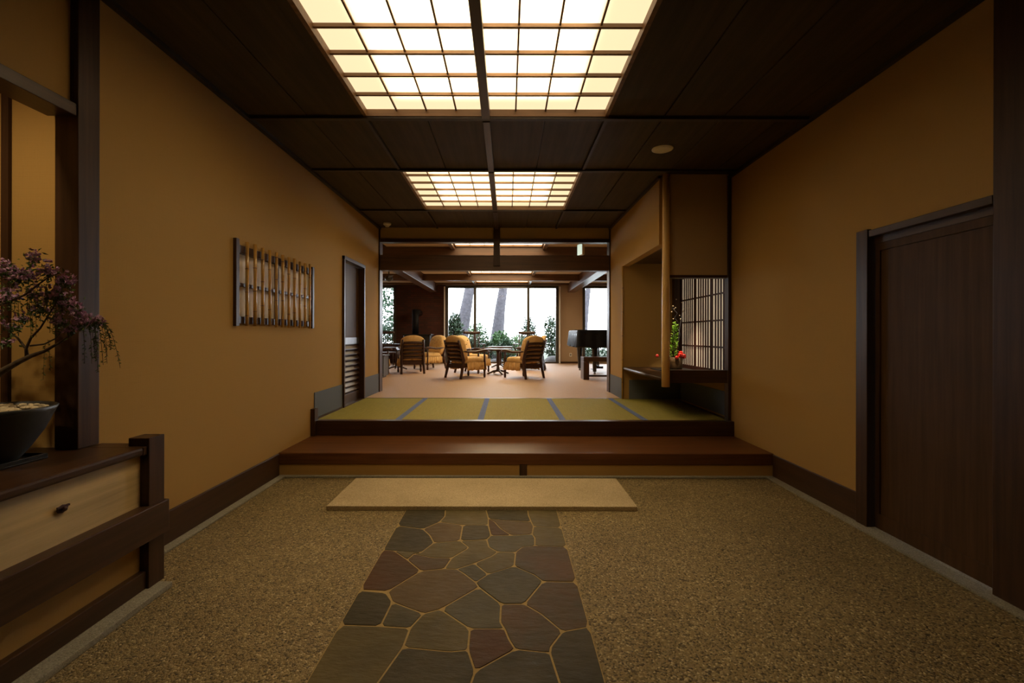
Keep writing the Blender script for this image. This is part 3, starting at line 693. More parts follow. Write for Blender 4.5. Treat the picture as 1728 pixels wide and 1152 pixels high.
for (px, py, rad, fl_) in cl:
    for k in range(int(rad*3.6)):
        q = rv()*abs(R.gauss(0, 0.6))*rad; p = bp(px+q.x, py+q.z*0.9, q.y*0.0025)
        lf.leaf(p, rv()+Vector((0,0,-.3)), rv(), R.uniform(.013, .026), R.uniform(.006, .011))
    for k in range(int(rad*2.2*fl_)):
        q = rv()*(0.35+0.6*R.random())*rad; p = bp(px+q.x, py-abs(q.z)*0.5+q.z*0.5, q.y*0.0025)
        d_ = rv()+Vector((0,0,.2)); 
        for j in range(3): pt.leaf(p, d_+rv()*0.7, rv(), R.uniform(.011, .019), R.uniform(.009, .015))
def strand(px0, py0, px1, py1, n, dy):
    pts = []
    for k in range(n+1):
        u = k/n; pts.append(bp(px0+(px1-px0)*u**0.6, py0+(py1-py0)*u**1.5, dy))
    sm.tube(pts, .0011, 4)
    for k in range(n*3):
        i = R.randrange(n); p = pts[i].lerp(pts[i+1], R.random()); sd = R.choice((-1, 1))
        lf.leaf(p, Vector((sd*R.uniform(.5, 1), R.uniform(-.5, .5), -R.uniform(.2, .9))), rv(), R.uniform(.009, .015), R.uniform(.004, .006))
for a in [(80,575,85,625,9,.05),(78,580,73,642,9,.0),(158,548,165,628,12,.0),(150,548,155,615,10,.04),(168,545,203,622,14,.0),(165,540,188,590,10,.03),(60,505,68,545,7,-.03),(78,480,80,545,9,-.05),(45,500,47,545,7,.0),
          (90,500,92,555,9,.03),(140,555,143,615,8,-.03),(0,520,-5,600,9,.05),(25,510,24,550,6,.0),(52,500,55,560,8,.04)]:
    strand(*a)
for k in range(22):
    x_ = R.uniform(0, 125); y_ = R.uniform(470, 515); strand(x_, y_, x_+R.uniform(-4, 6), y_+R.uniform(35, 75), 7, R.uniform(-.06, .06))
for k in range(8):
    x_ = R.uniform(130, 172); strand(x_, 545, x_+R.uniform(0, 16), R.uniform(580, 625), 8, R.uniform(-.05, .05))
lf.build('foliage', 'leaf_dark', t, kind='stuff'); pt.build('blossoms', 'petal', t, kind='stuff', label='small mauve blossoms'); sm.build('hanging_twigs', 'bark', t, kind='stuff')

# ------------------------------------------------------------------ flower arrangement in the alcove
FX, FY, FZ = 2.262, 6.2, 0.846
tag(bx(1.98, 2.46, 6.0, 6.40, FZ, FZ+0.012).build('display_board', 'black', bevel=0.003), 'thin black display board under the flower basket', 'board')
t = thing('flower_arrangement', 'alcove flower arrangement with pine, red blooms and bare twig', 'flowers', (FX, FY, FZ+0.013))
MB().lathe([(0.078, 0), (0.086, 0.02), (0.090, 0.10), (0.095, 0.155), (0.088, 0.158), (0.080, 0.12), (0.001, 0.118)], (FX, FY, FZ+0.013), 18).build('basket', 'basket', t, smooth=True)
g = MB()
st = MB()
for k in range(260):
    u = R.random(); a = R.uniform(0, 6.28); r_ = 0.055*(1-u*0.75)
    p = Vector((FX-0.035+0.03*u+r_*0.4*math.cos(a), FY+r_*0.4*math.sin(a), FZ+0.17+0.47*u))
    g.leaf(p, Vector((math.cos(a), math.sin(a), 0.5)), rv(), R.uniform(.03, .055), R.uniform(.014, .024))
for k in range(30):
    g.leaf(Vector((FX-0.14, FY-0.02, FZ+0.2+0.45*R.random())), rv(), rv(), .05, .02)
g.build('pine_sprig', 'pine', t, kind='stuff')
st.tube([(FX, FY, FZ+.10), (FX+.03, FY, FZ+.35), (FX+.05, FY, FZ+.55), (FX+.085, FY, FZ+.78), (FX+.09, FY, FZ+.96)], [.006, .005, .004, .003, .002], 6)
st.tube([(FX+.06, FY, FZ+.60), (FX-.01, FY+.03, FZ+.70), (FX+.02, FY, FZ+.76), (FX-.06, FY, FZ+.84)], [.004, .003, .003, .002], 6)
st.tube([(FX+.03, FY, FZ+.35), (FX+.05, FY-.03, FZ+.48), (FX+.01, FY-.03, FZ+.56)], [.004, .003, .002], 6)
st.tube([(FX-.03, FY, FZ+.12), (FX-.036, FY, FZ+.4), (FX-.01, FY, FZ+.64)], [.006, .005, .003], 6)
st.tube([(FX-.03, FY, FZ+.12), (FX-.12, FY-.01, FZ+.16), (FX-.14, FY-.02, FZ+.6)], [.004, .004, .002], 6)
st.build('twig', 'treebark', t, smooth=True)
bd = MB()
for k in range(12): bd.blob((FX+R.uniform(-.06, .1), FY+R.uniform(-.01, .02), FZ+R.uniform(.68, .95)), .008, seg=6, rings=4)
bd.build('buds', 'pebble', t, kind='stuff')
for (dx, dy, dz, r_) in [(.03, -.07, .20, .045), (.085, -.05, .185, .045), (.06, -.02, .225, .042), (-.02, -.09, .17, .034), (-.26, -.03, .19, .03)]:
    b_ = MB(); c = Vector((FX+dx, FY+dy, FZ+dz))
    b_.blob(c, r_*0.72, seg=10, rings=6, jit=0.08)
    for k in range(7):
        a = k*6.283/7; dv = Vector((math.cos(a), math.sin(a)*0.8, 0.35)); b_.leaf(c-dv*0.01, dv, Vector((0,0,1)), r_*1.25, r_*1.2)
    b_.build('red_bloom', 'red_petal', t)
bx(FX-.262, FX-.03, FY-.034, FY-.026, FZ+.165, FZ+.172).build('side_stem', 'bark', t)

# ------------------------------------------------------------------ lounge shell
wl = MB()
W1 = (-2.04, 1.69, ZT, 2.93); W2 = (-6.4, -3.68, 0.95, 2.93); W3 = (2.49, 5.8, ZT+0.10, 2.93)
struct('wall_far', grid_wall(-2.04, 7.2, 0.2, ZL+0.1, [W1, W3], YW, YW+0.2, 'x'), 'far_plaster', 'pale brown far wall beside the garden windows', 'wall')
struct('wall_brick', grid_wall(-7.2, -2.045, 0.2, ZL+0.1, [W2], YW, YW+0.2, 'x'), 'brick', 'dark red brick wall behind the stove', 'wall')
struct('wall_lounge_left', bx(-7.4, -7.2, YH+0.1, YW+0.2, 0.2, ZL+0.1), 'plaster', 'left side wall of the lounge', 'wall')
struct('wall_lounge_right', bx(7.2, 7.4, YH+0.1, YW+0.2, 0.2, ZL+0.1), 'plaster', 'right side wall of the lounge', 'wall')
struct('wall_lounge_near', MB().box(-7.2, XL, YH+0.005, YH+0.12, 0.2, ZL+0.3).box(XH+0.1, 7.2, YH+0.005, YH+0.12, 0.2, ZL+0.3), 'plaster', 'lounge wall on both sides of the hall opening', 'wall')
ZL2 = ZL
cl_ = struct('ceiling_lounge', bx(-7.2, 7.2, YH+0.12, YW+0.2, ZL+0.10, ZL+0.25), 'ceil_plaster', 'pale plaster lounge ceiling', 'ceiling')
LR = [(8.05, 8.80), (10.2, 12.70), (13.35, 14.85)]
ax0, ax1 = -0.98, 0.65
def ceil_panel(x0, x1, y0, y1): bx(x0, x1, y0, y1, ZL, ZL+0.02).build('ceiling_panel', 'ceil_plaster', cl_)
for y0, y1 in [(YH+0.14, 8.86), (9.04, 12.82), (12.98, 15.0)]:
    lam = [r for r in LR if y0 <= r[0] < y1][0]
    for x0, x1 in [(-7.2, -4.8), (-4.8, -2.58), (-2.33, -1.08), (0.75, 2.0), (2.25, 4.6), (4.6, 7.2)]: ceil_panel(x0+0.01, x1-0.01, y0, y1)
    ceil_panel(-1.0, 0.67, y0, lam[0]-0.04); ceil_panel(-1.0, 0.67, lam[1]+0.04, y1) if y1-lam[1] > 0.1 else None
for k, (y0, y1) in enumerate(LR):
    ceiling_lamp('lounge_ceiling_lamp', ['glowing ceiling light strip in the lounge just behind the lintel', 'glowing ceiling light strip in the middle of the lounge', 'glowing ceiling light strip nearest the garden window'][k],
                 ax0, ax1, y0, y1, 6, [1, 2, 2][k], ZL, 'lamp_paper_lounge', 'lounge ceiling lights', depth=0.03, centre=False)
for k, (y, z0) in enumerate([(8.86, 2.80), (12.82, 2.82), (15.02, 2.94)]):
    struct('trim_%d' % (15+k), bx(-7.2, 7.2, y, y+0.17, z0, ZL+0.08), 'beam_x', ['broad brown cross beam just behind the lintel', 'brown cross beam in the middle of the lounge', 'brown beam over the garden window'][k], 'beam', bevel=0.004)
for k, (x, z0) in enumerate([(-2.45, 2.72), (2.12, 2.72)]):
    struct('trim_%d' % (18+k), bx(x-0.12, x+0.12, 9.04, YW-0.002, z0, ZL-0.001), 'beam_y', ['brown beam running to the window, left of the ceiling lights', 'brown beam running to the window, right of the ceiling lights'][k], 'beam', bevel=0.004)
for k, x in enumerate((ax0-0.06, ax1+0.06)):
    for j, (y0, y1) in enumerate([(YH+0.14, 8.86), (9.04, 12.82), (12.98, 15.0)]):
        bx(x-0.035, x+0.035, y0, y1, ZL-0.06, ZL+0.02).build('ceiling_rib', 'beam_y', cl_)
struct('baseboard_far', MB().box(1.70, 2.48, YW-0.015, YW, ZT, ZT+0.06), 'dark_x', 'dark skirting under the pale far wall', 'baseboard')

def window(name, label, x0, x1, z0, z1, mull):
    t = thing(name, label, 'window', ((x0+x1)/2, YW, z0), kind='structure'); f = 0.085
    y0, y1 = YW-0.03, YW+0.10
    bx(x0, x0+f, y0, y1, z0, z1).build('frame_stile', 'bronze', t, bevel=0.003); bx(x1-f, x1, y0, y1, z0, z1).build('frame_stile', 'bronze', t, bevel=0.003)
    bx(x0+f, x1-f, y0, y1, z1-0.07, z1).build('frame_head', 'bronze', t); bx(x0+f, x1-f, y0, y1, z0, z0+0.06).build('frame_sill', 'bronze', t)
    e = [x0+f]+list(mull)+[x1-f]
    for m in mull: bx(m-0.045, m+0.045, YW+0.02, YW+0.07, z0+0.06, z1-0.07).build('mullion', 'bronze', t)
    for k in range(len(e)-1):
        a = e[k]+(0.045 if k else 0); b = e[k+1]-(0.045 if k < len(e)-2 else 0)
        bx(a, b, YW+0.045, YW+0.051, z0+0.06, z1-0.07).build('glass_pane', 'glass', t)
window('window_1', 'tall three-pane garden window in the middle of the lounge', *W1[:2], W1[2], W1[3], [P(801.5, 0, YW).x, P(891.5, 0, YW).x])
window('window_2', 'garden window left of the brick wall', *W2[:2], W2[2], W2[3], [-5.0])
window('window_3', 'garden window behind the piano', *W3[:2], W3[2], W3[3], [4.1])
for nm, x, lb in (('curtain', -2.075, 'narrow white edge curtain beside the brick wall'), ('curtain', 1.725, 'narrow white edge curtain beside the pale wall')):
    m = MB(); pts = [(x+0.0185*math.sin(k*1.6), YW-0.05-0.010*k) for k in range(7)]
    m.prism(pts+[(p[0]+0.008, p[1]) for p in pts[::-1]], ZT+0.01, 2.90)
    tag(m.build(nm, 'curtain'), lb, 'curtain', 'window edge curtains')
t = thing('wall_socket', 'small pale socket plate on the far wall', 'socket', (P(963, 598, YW).x, YW, 0.64))
sx = P(963, 598, YW).x
bx(sx-0.04, sx+0.04, YW-0.008, YW-0.0005, 0.60, 0.72).build('plate', 'white_plastic', t, bevel=0.002); bx(sx-0.015, sx+0.015, YW-0.010, YW-0.008, 0.63, 0.69).build('outlet', 'black', t)

# ------------------------------------------------------------------ armchair
def rot2(v, a): return (v[0]*math.cos(a)-v[1]*math.sin(a), v[0]*math.sin(a)+v[1]*math.cos(a))
def make_armchair():
    # local frame: faces +Y, floor z = 0
    t = thing('armchair', 'x', 'armchair', group='gold cushioned armchairs')
    for s in (-1, 1):
        MB().tube([(s*.27, -.36, 0), (s*.26, -.31, .20), (s*.255, -.27, .40), (s*.25, -.33, .62), (s*.245, -.40, .82)], [.026, .032, .036, .030, .024], 8).build('rear_leg', 'chairwood', t, False, True)
        MB().tube([(s*.28, .30, 0), (s*.28, .30, .05), (s*.28, .30, .10), (s*.28, .30, .17), (s*.28, .30, .30), (s*.28, .30, .42), (s*.28, .30, .56)], [.020, .028, .022, .032, .030, .022, .024], 10).build('front_leg', 'chairwood', t, False, True)
        MB().tube([(s*.255, -.31, .585), (s*.28, -.16, .575), (s*.30, .04, .565), (s*.30, .22, .59), (s*.30, .34, .595), (s*.30, .40, .575)], [.018, .022, .027, .032, .034, .016], 8).build('arm', 'chairwood', t, False, True)
        bx(s*.265-.014, s*.265+.014, -.29, .29, .24, .31).build('side_rail', 'chairwood', t, False)
    bx(-.25, .25, -.30, -.27, .22, .31).build('rear_rail', 'chairwood', t, False); bx(-.26, .26, .28, .31, .24, .31).build('front_rail', 'chairwood', t, False)
    for k in range(5):
        z = .385+k*.088; y = -.275-(z-.40)*.26-0.012
        m = MB(); n = 8
        for j in range(n+1):
            u = j/n*2-1; zz = z+.012*(1-u*u); yy = y-.012*(1-u*u)
            for (a, b) in ((-.012, -.030), (.012, -.030), (.012, .030), (-.012, .030)): m.v.append((u*.245, yy+a, zz+b))
        for j in range(n):
            for q in range(4): i = j*4; m.f.append((i+q, i+(q+1)%4, i+4+(q+1)%4, i+4+q))
        m.f.append((0,3,2,1)); i = n*4; m.f.append((i, i+1, i+2, i+3))
        m.build('back_slat', 'chairwood', t, False, True)
    # back cushion: rounded top panel, leaning
    pts = []; n = 14
    out = [(-.255, .40), (-.275, .55), (-.285, .70), (-.275, .80)] + [(.275*math.cos(math.pi-math.pi*j/n)*1.0, .80+.125*math.sin(math.pi*j/n)) for j in range(1, n)] + [(.275, .80), (.285, .70), (.275, .55), (.255, .40)]
    m = MB()
    layers = [(-.045, .93), (-.03, .985), (.0, 1.0), (.045, 1.0), (.075, .97), (.10, .86), (.112, .55), (.114, .2)]
    cx, cz = 0, .64
    for (dy, s) in layers:
        for (x, z) in out:
            xx = cx+(x-cx)*s; zz = cz+(z-cz)*s; m.v.append((xx, -.275-(zz-.40)*.26+.055+dy, zz))
    N = len(out)
    for k in range(len(layers)-1):
        for j in range(N):
            a, b = k*N+j, k*N+(j+1)%N; m.f.append((a, a+N, b+N, b))
    m.f.append(tuple(range(N))); e = (len(layers)-1)*N; m.f.append(tuple(range(e+N-1, e-1, -1)))
    bc = m.build('back_cushion', 'gold_fabric', t, False, True)
    bt = MB()
    for (x, z) in [(-.11, .80), (.11, .80), (0, .70), (-.11, .60), (.11, .60)]:
        bt.blob((x, -.275-(z-.40)*.26+.055+.113, z), .014, seg=6, rings=4, jit=0)
    bt.build('tuft_buttons', 'clay', bc, False, True)
    # seat cushion
    m = MB(); lay = [(.32, .94), (.335, 1.0), (.40, 1.0), (.43, .97), (.45, .85), (.455, .5)]
    sq = []
    for j in range(24):
        a = 2*math.pi*j/24; c, s_ = math.cos(a), math.sin(a); p = 4.0
        r_ = (abs(c)**p+abs(s_)**p)**(-1/p); sq.append((r_*c*.268, .04+r_*s_*.315))
    for (z, s_) in lay:
        for (x, y) in sq: m.v.append((x*s_, .04+(y-.04)*s_, z))
    for k in range(len(lay)-1):
        for j in range(24):
            a, b = k*24+j, k*24+(j+1)%24; m.f.append((a, b, b+24, a+24))
    m.f.append(tuple(range(23, -1, -1))); e = (len(lay)-1)*24; m.f.append(tuple(range(e, e+24)))
    se = m.build('seat_cushion', 'gold_fabric', t, False, True)
    # ruffled skirt round front and sides
    m = MB(); path = []
    P0 = [(-.285, -.20), (-.29, .33), (-.25, .355), (.25, .355), (.29, .33), (.285, -.20)]
    for k in range(len(P0)-1):
        a, b = Vector(P0[k]), Vector(P0[k+1]); L = (b-a).length; q = max(1, int(L/.014))
        for j in range(q): path.append((a.lerp(b, j/q), Vector(((b-a).y, -(b-a).x)).normalized()*-1))
    path.append((Vector(P0[-1]), Vector((1, 0))))
    for i, (p, nn) in enumerate(path):
        wv = math.sin(i*1.15)
        for (z, amp, o_) in ((.345, .002, 0.004), (.26, .014, .010), (.175+.006*math.sin(i*.7), .020, .016)):
            q = p+nn*(o_+amp*wv); m.v.append((q.x, q.y, z))
    n0 = len(m.v)
    m.v += [(x*0.985, .04+(y-.04)*0.985, z) for (x, y, z) in m.v[:n0]]
    for i in range(len(path)-1):
        for k in range(2):
            a = i*3+k; m.f.append((a, a+3, a+4, a+1)); a += n0; m.f.append((a, a+1, a+4, a+3))
        a = i*3+2; m.f.append((a, a+3, a+3+n0, a+n0))
    m.build('ruffled_skirt', 'gold_fabric', se, False, True)
    return t
proto = make_armchair()
def face(dx, dy): return math.atan2(-dx, dy)
ARM = [(-0.91, 10.18, face(.72, .70), 'gold cushioned armchair seen from behind, just left of the round table'),
       (0.36, 10.14, face(-.66, .75), 'gold cushioned armchair seen from behind, just right of the round table'),
       (-0.86, 11.55, face(.92, -.40), 'gold armchair facing the table from behind the left front armchair'),
       (0.66, 12.45, face(-.97, .12), 'gold armchair mostly hidden behind the right front armchair'),
       (-2.36, 11.35, face(-.32, .95), 'slat-backed gold armchair seen from behind in front of brick wall'),
       (-2.13, 12.7, face(-.66, -.75), 'gold armchair showing its buttoned cushion and skirt by the brick wall'),
       (-3.30, 11.25, face(.80, .60), 'gold armchair cut off by the left jamb of the opening')]
for i, (x, y, a, lb) in enumerate(ARM):
    o = proto if i == 0 else copy_tree(proto)
    o.location = (x, y, ZT); o.rotation_euler = (0, 0, a); o['label'] = lb

def round_table(x, y, r, h, label):
    t = thing('round_table', label, 'table', (x, y, ZT), group='pedestal tables')
    MB().lathe([(r-.01, h-.035), (r, h-.025), (r, h-.008), (r-.008, h)], (0,0,0), 32).build('table_top', 'dark_x', t, False, True)
    MB().lathe([(.045, .06), (.05, .10), (.035, .14), (.03, .25), (.042, .34), (.03, .42), (.028, .50), (.06, h-.036)], (0,0,0), 14).build('pedestal', 'chairwood', t, False, True)
    for k in range(4):
        a = k*math.pi/2+.4; c, s = math.cos(a), math.sin(a)
        MB().tube([(0.02*c, 0.02*s, .09), (.12*c, .12*s, .075), (.22*c, .22*s, .035), (.27*c, .27*s, .018)], [.026, .024, .020, .018], 8).build('foot', 'chairwood', t, False, True)
round_table(-0.22, 11.02, 0.33, 0.605, 'dark round pedestal table between the two front armchairs')
round_table(-0.20, 13.3, 0.36, 0.605, 'dark round pedestal table closest to the garden window')
round_table(-2.95, 12.35, 0.34, 0.605, 'dark round table left, in front of the brick wall')

def make_windsor():
    t = thing('spindle_chair', 'x', 'chair', group='dark spindle-back chairs')
    bx(-.24, .24, -.22, .24, .40, .43).build('seat', 'chairwood', t, False, bevel=0.012)
    for s in (-1, 1):
        MB().tube([(s*.21, .20, 0), (s*.18, .17, .40)], [.015, .02], 8).build('leg', 'chairwood', t, False, True); MB().tube([(s*.22, -.25, 0), (s*.18, -.17, .40)], [.015, .02], 8).build('leg', 'chairwood', t, False, True)
        MB().tube([(s*.22, -.19, .42), (s*.23, -.24, .70), (s*.235, -.32, 1.0)], [.018, .017, .015], 8).build('back_post', 'chairwood', t, False, True)
        MB().tube([(s*.23, -.23, .66), (s*.27, -.05, .655), (s*.29, .18, .65), (s*.29, .25, .64)], [.016, .020, .026, .014], 8).build('arm', 'chairwood', t, False, True)
        MB().tube([(s*.23, .16, .42), (s*.28, .16, .645)], [.013, .012], 8).build('arm_post', 'chairwood', t, False, True)
    for k in range(7):
        x = -.18+k*.06; MB().tube([(x, -.19, .42), (x*1.02, -.24, .70), (x*1.04, -.31, .97)], .008, 6).build('spindle', 'chairwood', t, False, True)
    m = MB(); n = 8
    for j in range(n+1):
        u = j/n*2-1
        for (a, b) in ((-.012, -.045), (.012, -.045), (.012, .045), (-.012, .045)): m.v.append((u*.265, -.325+.03*u*u+a, 1.0+.012*u*u+b*(1-.25*u*u)))
    for j in range(n):
        for q in range(4): i = j*4; m.f.append((i+q, i+(q+1)%4, i+4+(q+1)%4, i+4+q))
    m.f.append((0,3,2,1)); i = n*4; m.f.append((i, i+1, i+2, i+3)); m.build('crest_rail', 'chairwood', t, False, True)
    return t
wp = make_windsor()
for i, (x, y, a, lb) in enumerate([(-1.02, 14.0, face(.28, -.96), 'dark spindle-back chair by the window, left of the far table'), (0.52, 14.0, face(-.28, -.96), 'dark spindle-back chair by the window, right of the far table'),
                                   (-3.5, 13.6, face(.5, -.86), 'dark spindle-back chair beside the brick wall')]):
    o = wp if i == 0 else copy_tree(wp)
    o.location = (x, y, ZT); o.rotation_euler = (0, 0, a); o['label'] = lb

# stove with flue pipe
t = thing('wood_stove', 'black wood stove with upright flue pipe against the brick wall', 'stove', (-2.95, 14.6, ZT))
sx, sy = -2.90, 14.6
bx(sx-.32, sx+.50, sy-.25, sy+.25, ZT+.18, ZT+.92).build('firebox', 'black', t, bevel=0.02)
bx(sx-.20, sx+.38, sy-.262, sy-.251, ZT+.30, ZT+.74).build('stove_door', 'blackgloss', t, bevel=0.008)
bx(sx-.36, sx+.54, sy-.29, sy+.29, ZT+.92, ZT+.96).build('top_plate', 'black', t, bevel=0.008)
for (dx, dy) in ((-.27, -.2), (.45, -.2), (-.27, .2), (.45, .2)): MB().tube([(sx+dx, sy+dy, ZT), (sx+dx, sy+dy, ZT+.19)], [.02, .03], 8).build('leg', 'black', t)
MB().tube([(sx, sy, ZT+.96), (sx, sy, 2.10)], .105, 20).build('flue_pipe', 'cover_cloth', t, smooth=True)
MB().tube([(sx, sy, 2.02), (sx, YW-.002, 2.02)], .10, 16).build('flue_elbow', 'black', t, smooth=True)
# piano under a black cover, keyboard side towards the tables
t = thing('grand_piano', 'grand piano under a glossy black cover by the right window', 'piano', (2.3, 11.7, ZT))
out = [(1.66, 10.95), (2.6, 10.95), (3.3, 11.05), (3.75, 11.4), (3.7, 11.8), (3.2, 12.0), (2.6, 12.4), (1.66, 12.48)]
m = MB(); per = []
for k in range(len(out)):
    a, b = Vector(out[k]), Vector(out[(k+1)%len(out)]); q = max(2, int((b-a).length/.05))
    for j in range(q): per.append((a.lerp(b, j/q), Vector(((b-a).y, -(b-a).x)).normalized()))
N = len(per); lv = [(ZT+1.065, -.10, 0), (ZT+1.06, -.02, .0), (ZT+1.03, .0, .004), (ZT+.85, .012, .010), (ZT+.66, .028, .020)]
for (z, o_, amp) in lv:
    for i, (p, nn) in enumerate(per): q = p+nn*(o_+amp*math.sin(i*1.3)*(1 if i % 5 else 1.6)); m.v.append((q.x, q.y, z+(0.02*math.sin(i*.5) if z < ZT+.7 else 0)))
for k in range(len(lv)-1):
    for i in range(N): a, b = k*N+i, k*N+(i+1)%N; m.f.append((a, a+N, b+N, b))
m.f.append(tuple(range(N)))
m.build('cover', 'cover_cloth', t, smooth=True, label='glossy black draped cover')
MB().prism(out, ZT+.64, ZT+.97).build('case', 'blackgloss', t)
for (x, y) in ((1.93, 12.3), (2.10, 11.10), (3.3, 11.5)):
    lg = MB().tube([(x, y, ZT+.06), (x, y, ZT+.3), (x, y, ZT+.60), (x, y, ZT+.65)], [.045, .055, .075, .09], 10).build('leg', 'blackgloss', t, smooth=True)
    MB().tube([(x-.02, y, ZT+.03), (x+.02, y, ZT+.03)], .03, 10).tube([(x, y, ZT+.03), (x, y, ZT+.07)], .018, 8).build('caster', 'steel', lg)
ly = MB().tube([(2.30, 11.62, ZT+.12), (2.30, 11.62, ZT+.64)], .018, 8).tube([(2.30, 11.80, ZT+.12), (2.30, 11.80, ZT+.64)], .018, 8).box(2.22, 2.40, 11.55, 11.88, ZT+.10, ZT+.16).build('pedal_lyre', 'blackgloss', t)
for k in range(3): bx(2.12, 2.24, 11.62+k*.07, 11.64+k*.07, ZT+.07, ZT+.085).build('pedal', 'steel', ly)
# low dark bench in front of it
t = thing('dark_bench', 'low dark slab-legged bench in front of the piano', 'bench', (2.25, 9.9, ZT))
bx(1.60, 2.95, 9.68, 10.06, ZT+.38, ZT+.475).build('bench_top', 'chairwood', t, bevel=0.008)
for x in (1.60, 2.83): bx(x, x+.12, 9.68, 10.06, ZT, ZT+.379).build('slab_leg', 'chairwood', t, bevel=0.008)
bx(1.72, 2.83, 9.84, 9.88, ZT+.05, ZT+.09).build('stretcher', 'chairwood', t)
# low grey cabinet at left edge
t = thing('low_cabinet', 'low grey cabinet beside the left jamb of the opening', 'cabinet', (-3.1, 10.1, ZT))
bx(-3.5, -2.66, 9.95, 10.35, ZT+.04, ZT+.47).build('body', 'grey', t, bevel=0.004); bx(-3.53, -2.63, 9.93, 10.37, ZT+.47, ZT+.495).build('top', 'grey', t, bevel=0.004)
bx(-3.46, -2.70, 9.98, 10.32, ZT, ZT+.04).build('plinth', 'black', t)
for k in range(2): 
    d_ = bx(-3.48+k*.41, -3.09+k*.41, 9.938, 9.949, ZT+.06, ZT+.45).build('door', 'grey', t); MB().blob((-3.12+k*.08, 9.93, ZT+.26), .012, jit=0).build('knob', 'steel', d_)
# clay planter on a stand near the left window
t = thing('planter_stand', 'brown clay pot on a tall dark stand near left window', 'planter', (-3.55, 12.95, ZT))
px_, py_ = -3.60, 12.75
MB().lathe([(.10, .86), (.12, .90), (.145, 1.06), (.155, 1.10), (.14, 1.10), (.12, 1.05), (.001, 1.04)], (px_, py_, ZT), 18).build('pot', 'clay', t, smooth=True)
MB().lathe([(.16, .83), (.16, .86)], (px_, py_, ZT), 18).build('stand_top', 'chairwood', t); MB().lathe([(.15, 0), (.14, .03), (.03, .06), (.025, .5), (.03, .83)], (px_, py_, ZT), 14).build('stand_column', 'chairwood', t, smooth=True)

# exit sign
t = thing('hanging_sign', 'small lit emergency sign box hanging behind the lintel', 'sign', (1.31, 8.25, 2.72))
a = math.radians(72)
s0 = bx(-.10, .10, -.022, .022, -.105, .105).build('housing', 'white_plastic', t, False, bevel=0.004)
bx(-.09, .09, -.0245, -.0225, -.095, .095).build('sign_face', 'sign_glow', t, False, label='pale green glowing face'); bx(-.09, .09, .0225, .0245, -.095, .095).build('sign_face', 'sign_glow', t, False)
MB().tube([(0, 0, .105), (0, 0, ZL-2.835)], .008, 8).build('drop_rod', 'steel', t, False)
t.location = (1.31, 8.25, 2.835); t.rotation_euler = (0, 0, -a)
# ceiling fan
t = thing('ceiling_fan', 'ceiling fan with pale blades near the left window', 'fan', (-2.95, 11.8, ZL))
fx, fy = -3.05, 11.9
MB().tube([(fx, fy, ZL), (fx, fy, ZL-.18)], .015, 8).build('rod', 'bronze', t); MB().lathe([(.03, -.16), (.09, -.19), (.10, -.26), (.06, -.30), (.02, -.32)], (fx, fy, ZL), 16).build('motor', 'bronze', t, smooth=True)
for k in range(4):
    a = k*math.pi/2+.35; m = MB(); 
    for (u, v_) in ((.09, -.03), (.55, -.06), (.58, 0), (.55, .06), (.09, .03)):
        x, y = rot2((u, v_), a); m.v.append((fx+x, fy+y, ZL-.235+v_*.15))
    m.v += [(x, y, z+.008) for (x, y, z) in m.v]; m.f = [(4,3,2,1,0), (5,6,7,8,9)]+[(k2, (k2+1) % 5, 5+(k2+1) % 5, 5+k2) for k2 in range(5)]
    m.build('blade', 'grey', t)

# ------------------------------------------------------------------ garden
struct('ground_garden', bx(-14, 14, YW+0.21, 34, -0.1, 0.22), 'soil', 'green garden ground outside the windows', 'ground')
def garden_tree(x, y, pts, rad, label, crown=None):
    t = thing('garden_tree', label, 'tree', (x, y, 0.22), group='garden trees')
    MB().tube(pts, rad, 12).build('trunk', 'treebark', t, smooth=True)
    if crown:
        m = MB(); 
        for (cx, cy, cz, rr, n) in crown:
            for k in range(n):
                p = Vector((cx, cy, cz))+rv()*rr*(R.random()**.4); m.leaf(p, rv(), rv(), R.uniform(.12, .24), R.uniform(.07, .13))
        m.build('foliage', 'leaf_green', t, kind='stuff')
def tp(px, py, D): return tuple(P(px, py, D))
garden_tree(*P(776, 0, 20.0).xy, [(P(773, 0, 20).x, 20, .1), tp(776, 575, 20), tp(783, 540, 20), tp(790, 500, 20), tp(795, 470, 20), tp(806, 400, 20), tp(815, 300, 20)], [.42, .34, .27, .22, .21, .20, .19], 'thick leaning grey tree trunk outside the left window pane', [(-1.7, 20, 7.8, 0.9, 160)])
garden_tree(*P(838, 0, 21.0).xy, [(P(834, 0, 21).x, 21, .1), tp(838, 575, 21), tp(841, 550, 21), tp(844, 520, 21), tp(850, 480, 21), tp(852, 440, 21), tp(848, 320, 21)], [.36, .30, .27, .23, .19, .18, .17], 'leaning grey tree trunk outside the middle window pane', [(0.5, 21, 8.2, 0.9, 160)])
garden_tree(*P(986, 0, 23.0).xy, [(P(983, 0, 23).x, 23, .1), tp(986, 560, 23), tp(989, 520, 23), tp(993, 480, 23), tp(998, 420, 23)], [.2, .15, .14, .13, .12], 'slim tree trunk outside the window behind the piano')
tr = [(tp(655, 520, 19)[0]+dx, 19+dy, dz, .75, 260) for (dx, dy, dz) in ((0, 0, 2.0), (-.6, .3, 2.8), (.35, .2, 3.2), (-.9, -.2, 1.7), (.1, .2, 3.9), (-1.6, .2, 3.0))]
garden_tree(tp(640, 520, 19)[0], 19.0, [(tp(640, 520, 19)[0], 19, .1), (tp(642, 520, 19)[0], 19, 1.5), (tp(638, 520, 19)[0], 19.1, 3.0)], [.12, .10, .07], 'leafy green tree outside the left window', tr)
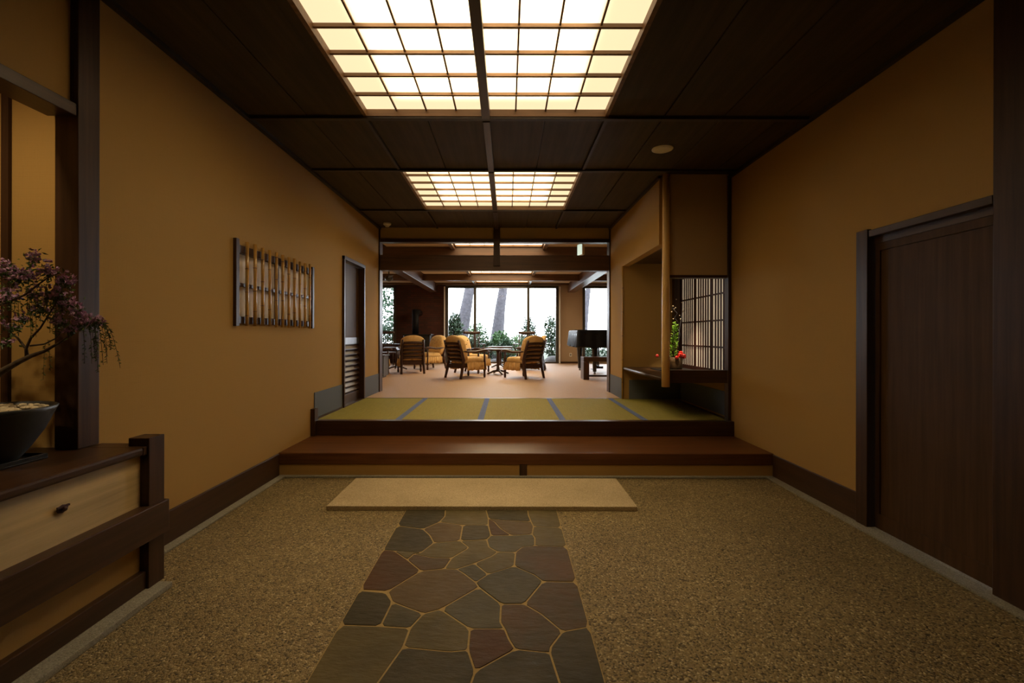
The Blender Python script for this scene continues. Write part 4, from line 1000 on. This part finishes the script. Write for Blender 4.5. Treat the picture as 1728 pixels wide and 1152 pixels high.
def bush(px, py, D, rx, rz, n, mat, label, L=.12):
    c = P(px, py, D); t = thing('garden_bush', label, 'bush', (c.x, D, 0.22), group='garden bushes')
    m = MB()
    for k in range(int(n*2.4)):
        q = rv()*(R.random()**.35); p = Vector((c.x+q.x*rx, D+q.y*rx*.7, c.z+q.z*rz)); p.z = max(p.z, .24); m.leaf(p, rv()+Vector((0,0,.5)), rv(), L*R.uniform(.7, 1.4), L*R.uniform(.35, .6))
    m.build('foliage', mat, t, kind='stuff')
    st = MB()
    for k in range(5): st.tube([(c.x+R.uniform(-.1, .1), D, .2), (c.x+R.uniform(-.5, .5)*rx, D+R.uniform(-.2, .2), c.z+R.uniform(-.2, .5)*rz)], [.02, .008], 5)
    st.build('stems', 'treebark', t)
for a_ in [(767, 562, 17.0, .28, .72, 420, 'leaf_green', 'tall dark shrub at the left end of the garden window', .14),
    (796, 592, 16.9, .22, .42, 300, 'leaf_green', 'low green shrub behind the left spindle chair'),
    (806, 572, 18.6, .45, .60, 420, 'leaf_lime', 'light green shrub beside the thick leaning trunk'),
    (818, 592, 17.4, .36, .42, 360, 'leaf_green', 'green shrub behind the far round table'),
    (846, 580, 18.4, .40, .5, 420, 'leaf_lime', 'light green shrub below the middle tree trunk'),
    (853, 592, 17.2, .30, .42, 380, 'leaf_green', 'green shrub right of the middle tree trunk'),
    (893, 566, 18.4, .30, .75, 300, 'leaf_green', 'upright shrub behind the right spindle chair'),
    (895, 590, 17.3, .38, .44, 380, 'leaf_green', 'green shrub left of the right window frame'),
    (873, 584, 19.9, .55, .45, 420, 'leaf_lime', 'pale green shrub between the middle trunk and right spindle chair'),
    (930, 570, 17.3, .30, .80, 380, 'leaf_green', 'tall shrub at the right end of the garden window'),
    (803, 604, 16.3, .30, .25, 240, 'leaf_lime', 'low light green shrub close to the window sill'),
    (655, 572, 17.2, .8, .6, 480, 'leaf_green', 'dark shrub below the leafy tree at the left window'),
    (1005, 600, 17.5, .8, .5, 420, 'leaf_green', 'green shrub outside the window behind the piano')]: bush(*a_)
for i, (px, py, D, r_, lb) in enumerate([(934, 604, 16.3, .28, 'grey garden rock at the right end of the window'), (838, 607, 16.2, .20, 'grey garden rock below the far table'), (770, 607, 16.3, .22, 'grey garden rock at the left end of the window')]):
    c = P(px, py, D); tag(MB().blob((c.x, D, .22+r_*.55), r_, seg=10, rings=7, jit=.12, sq=(1.3, 1, .75)).build('garden_rock', 'rock', smooth=True), lb, 'rock', 'garden rocks')
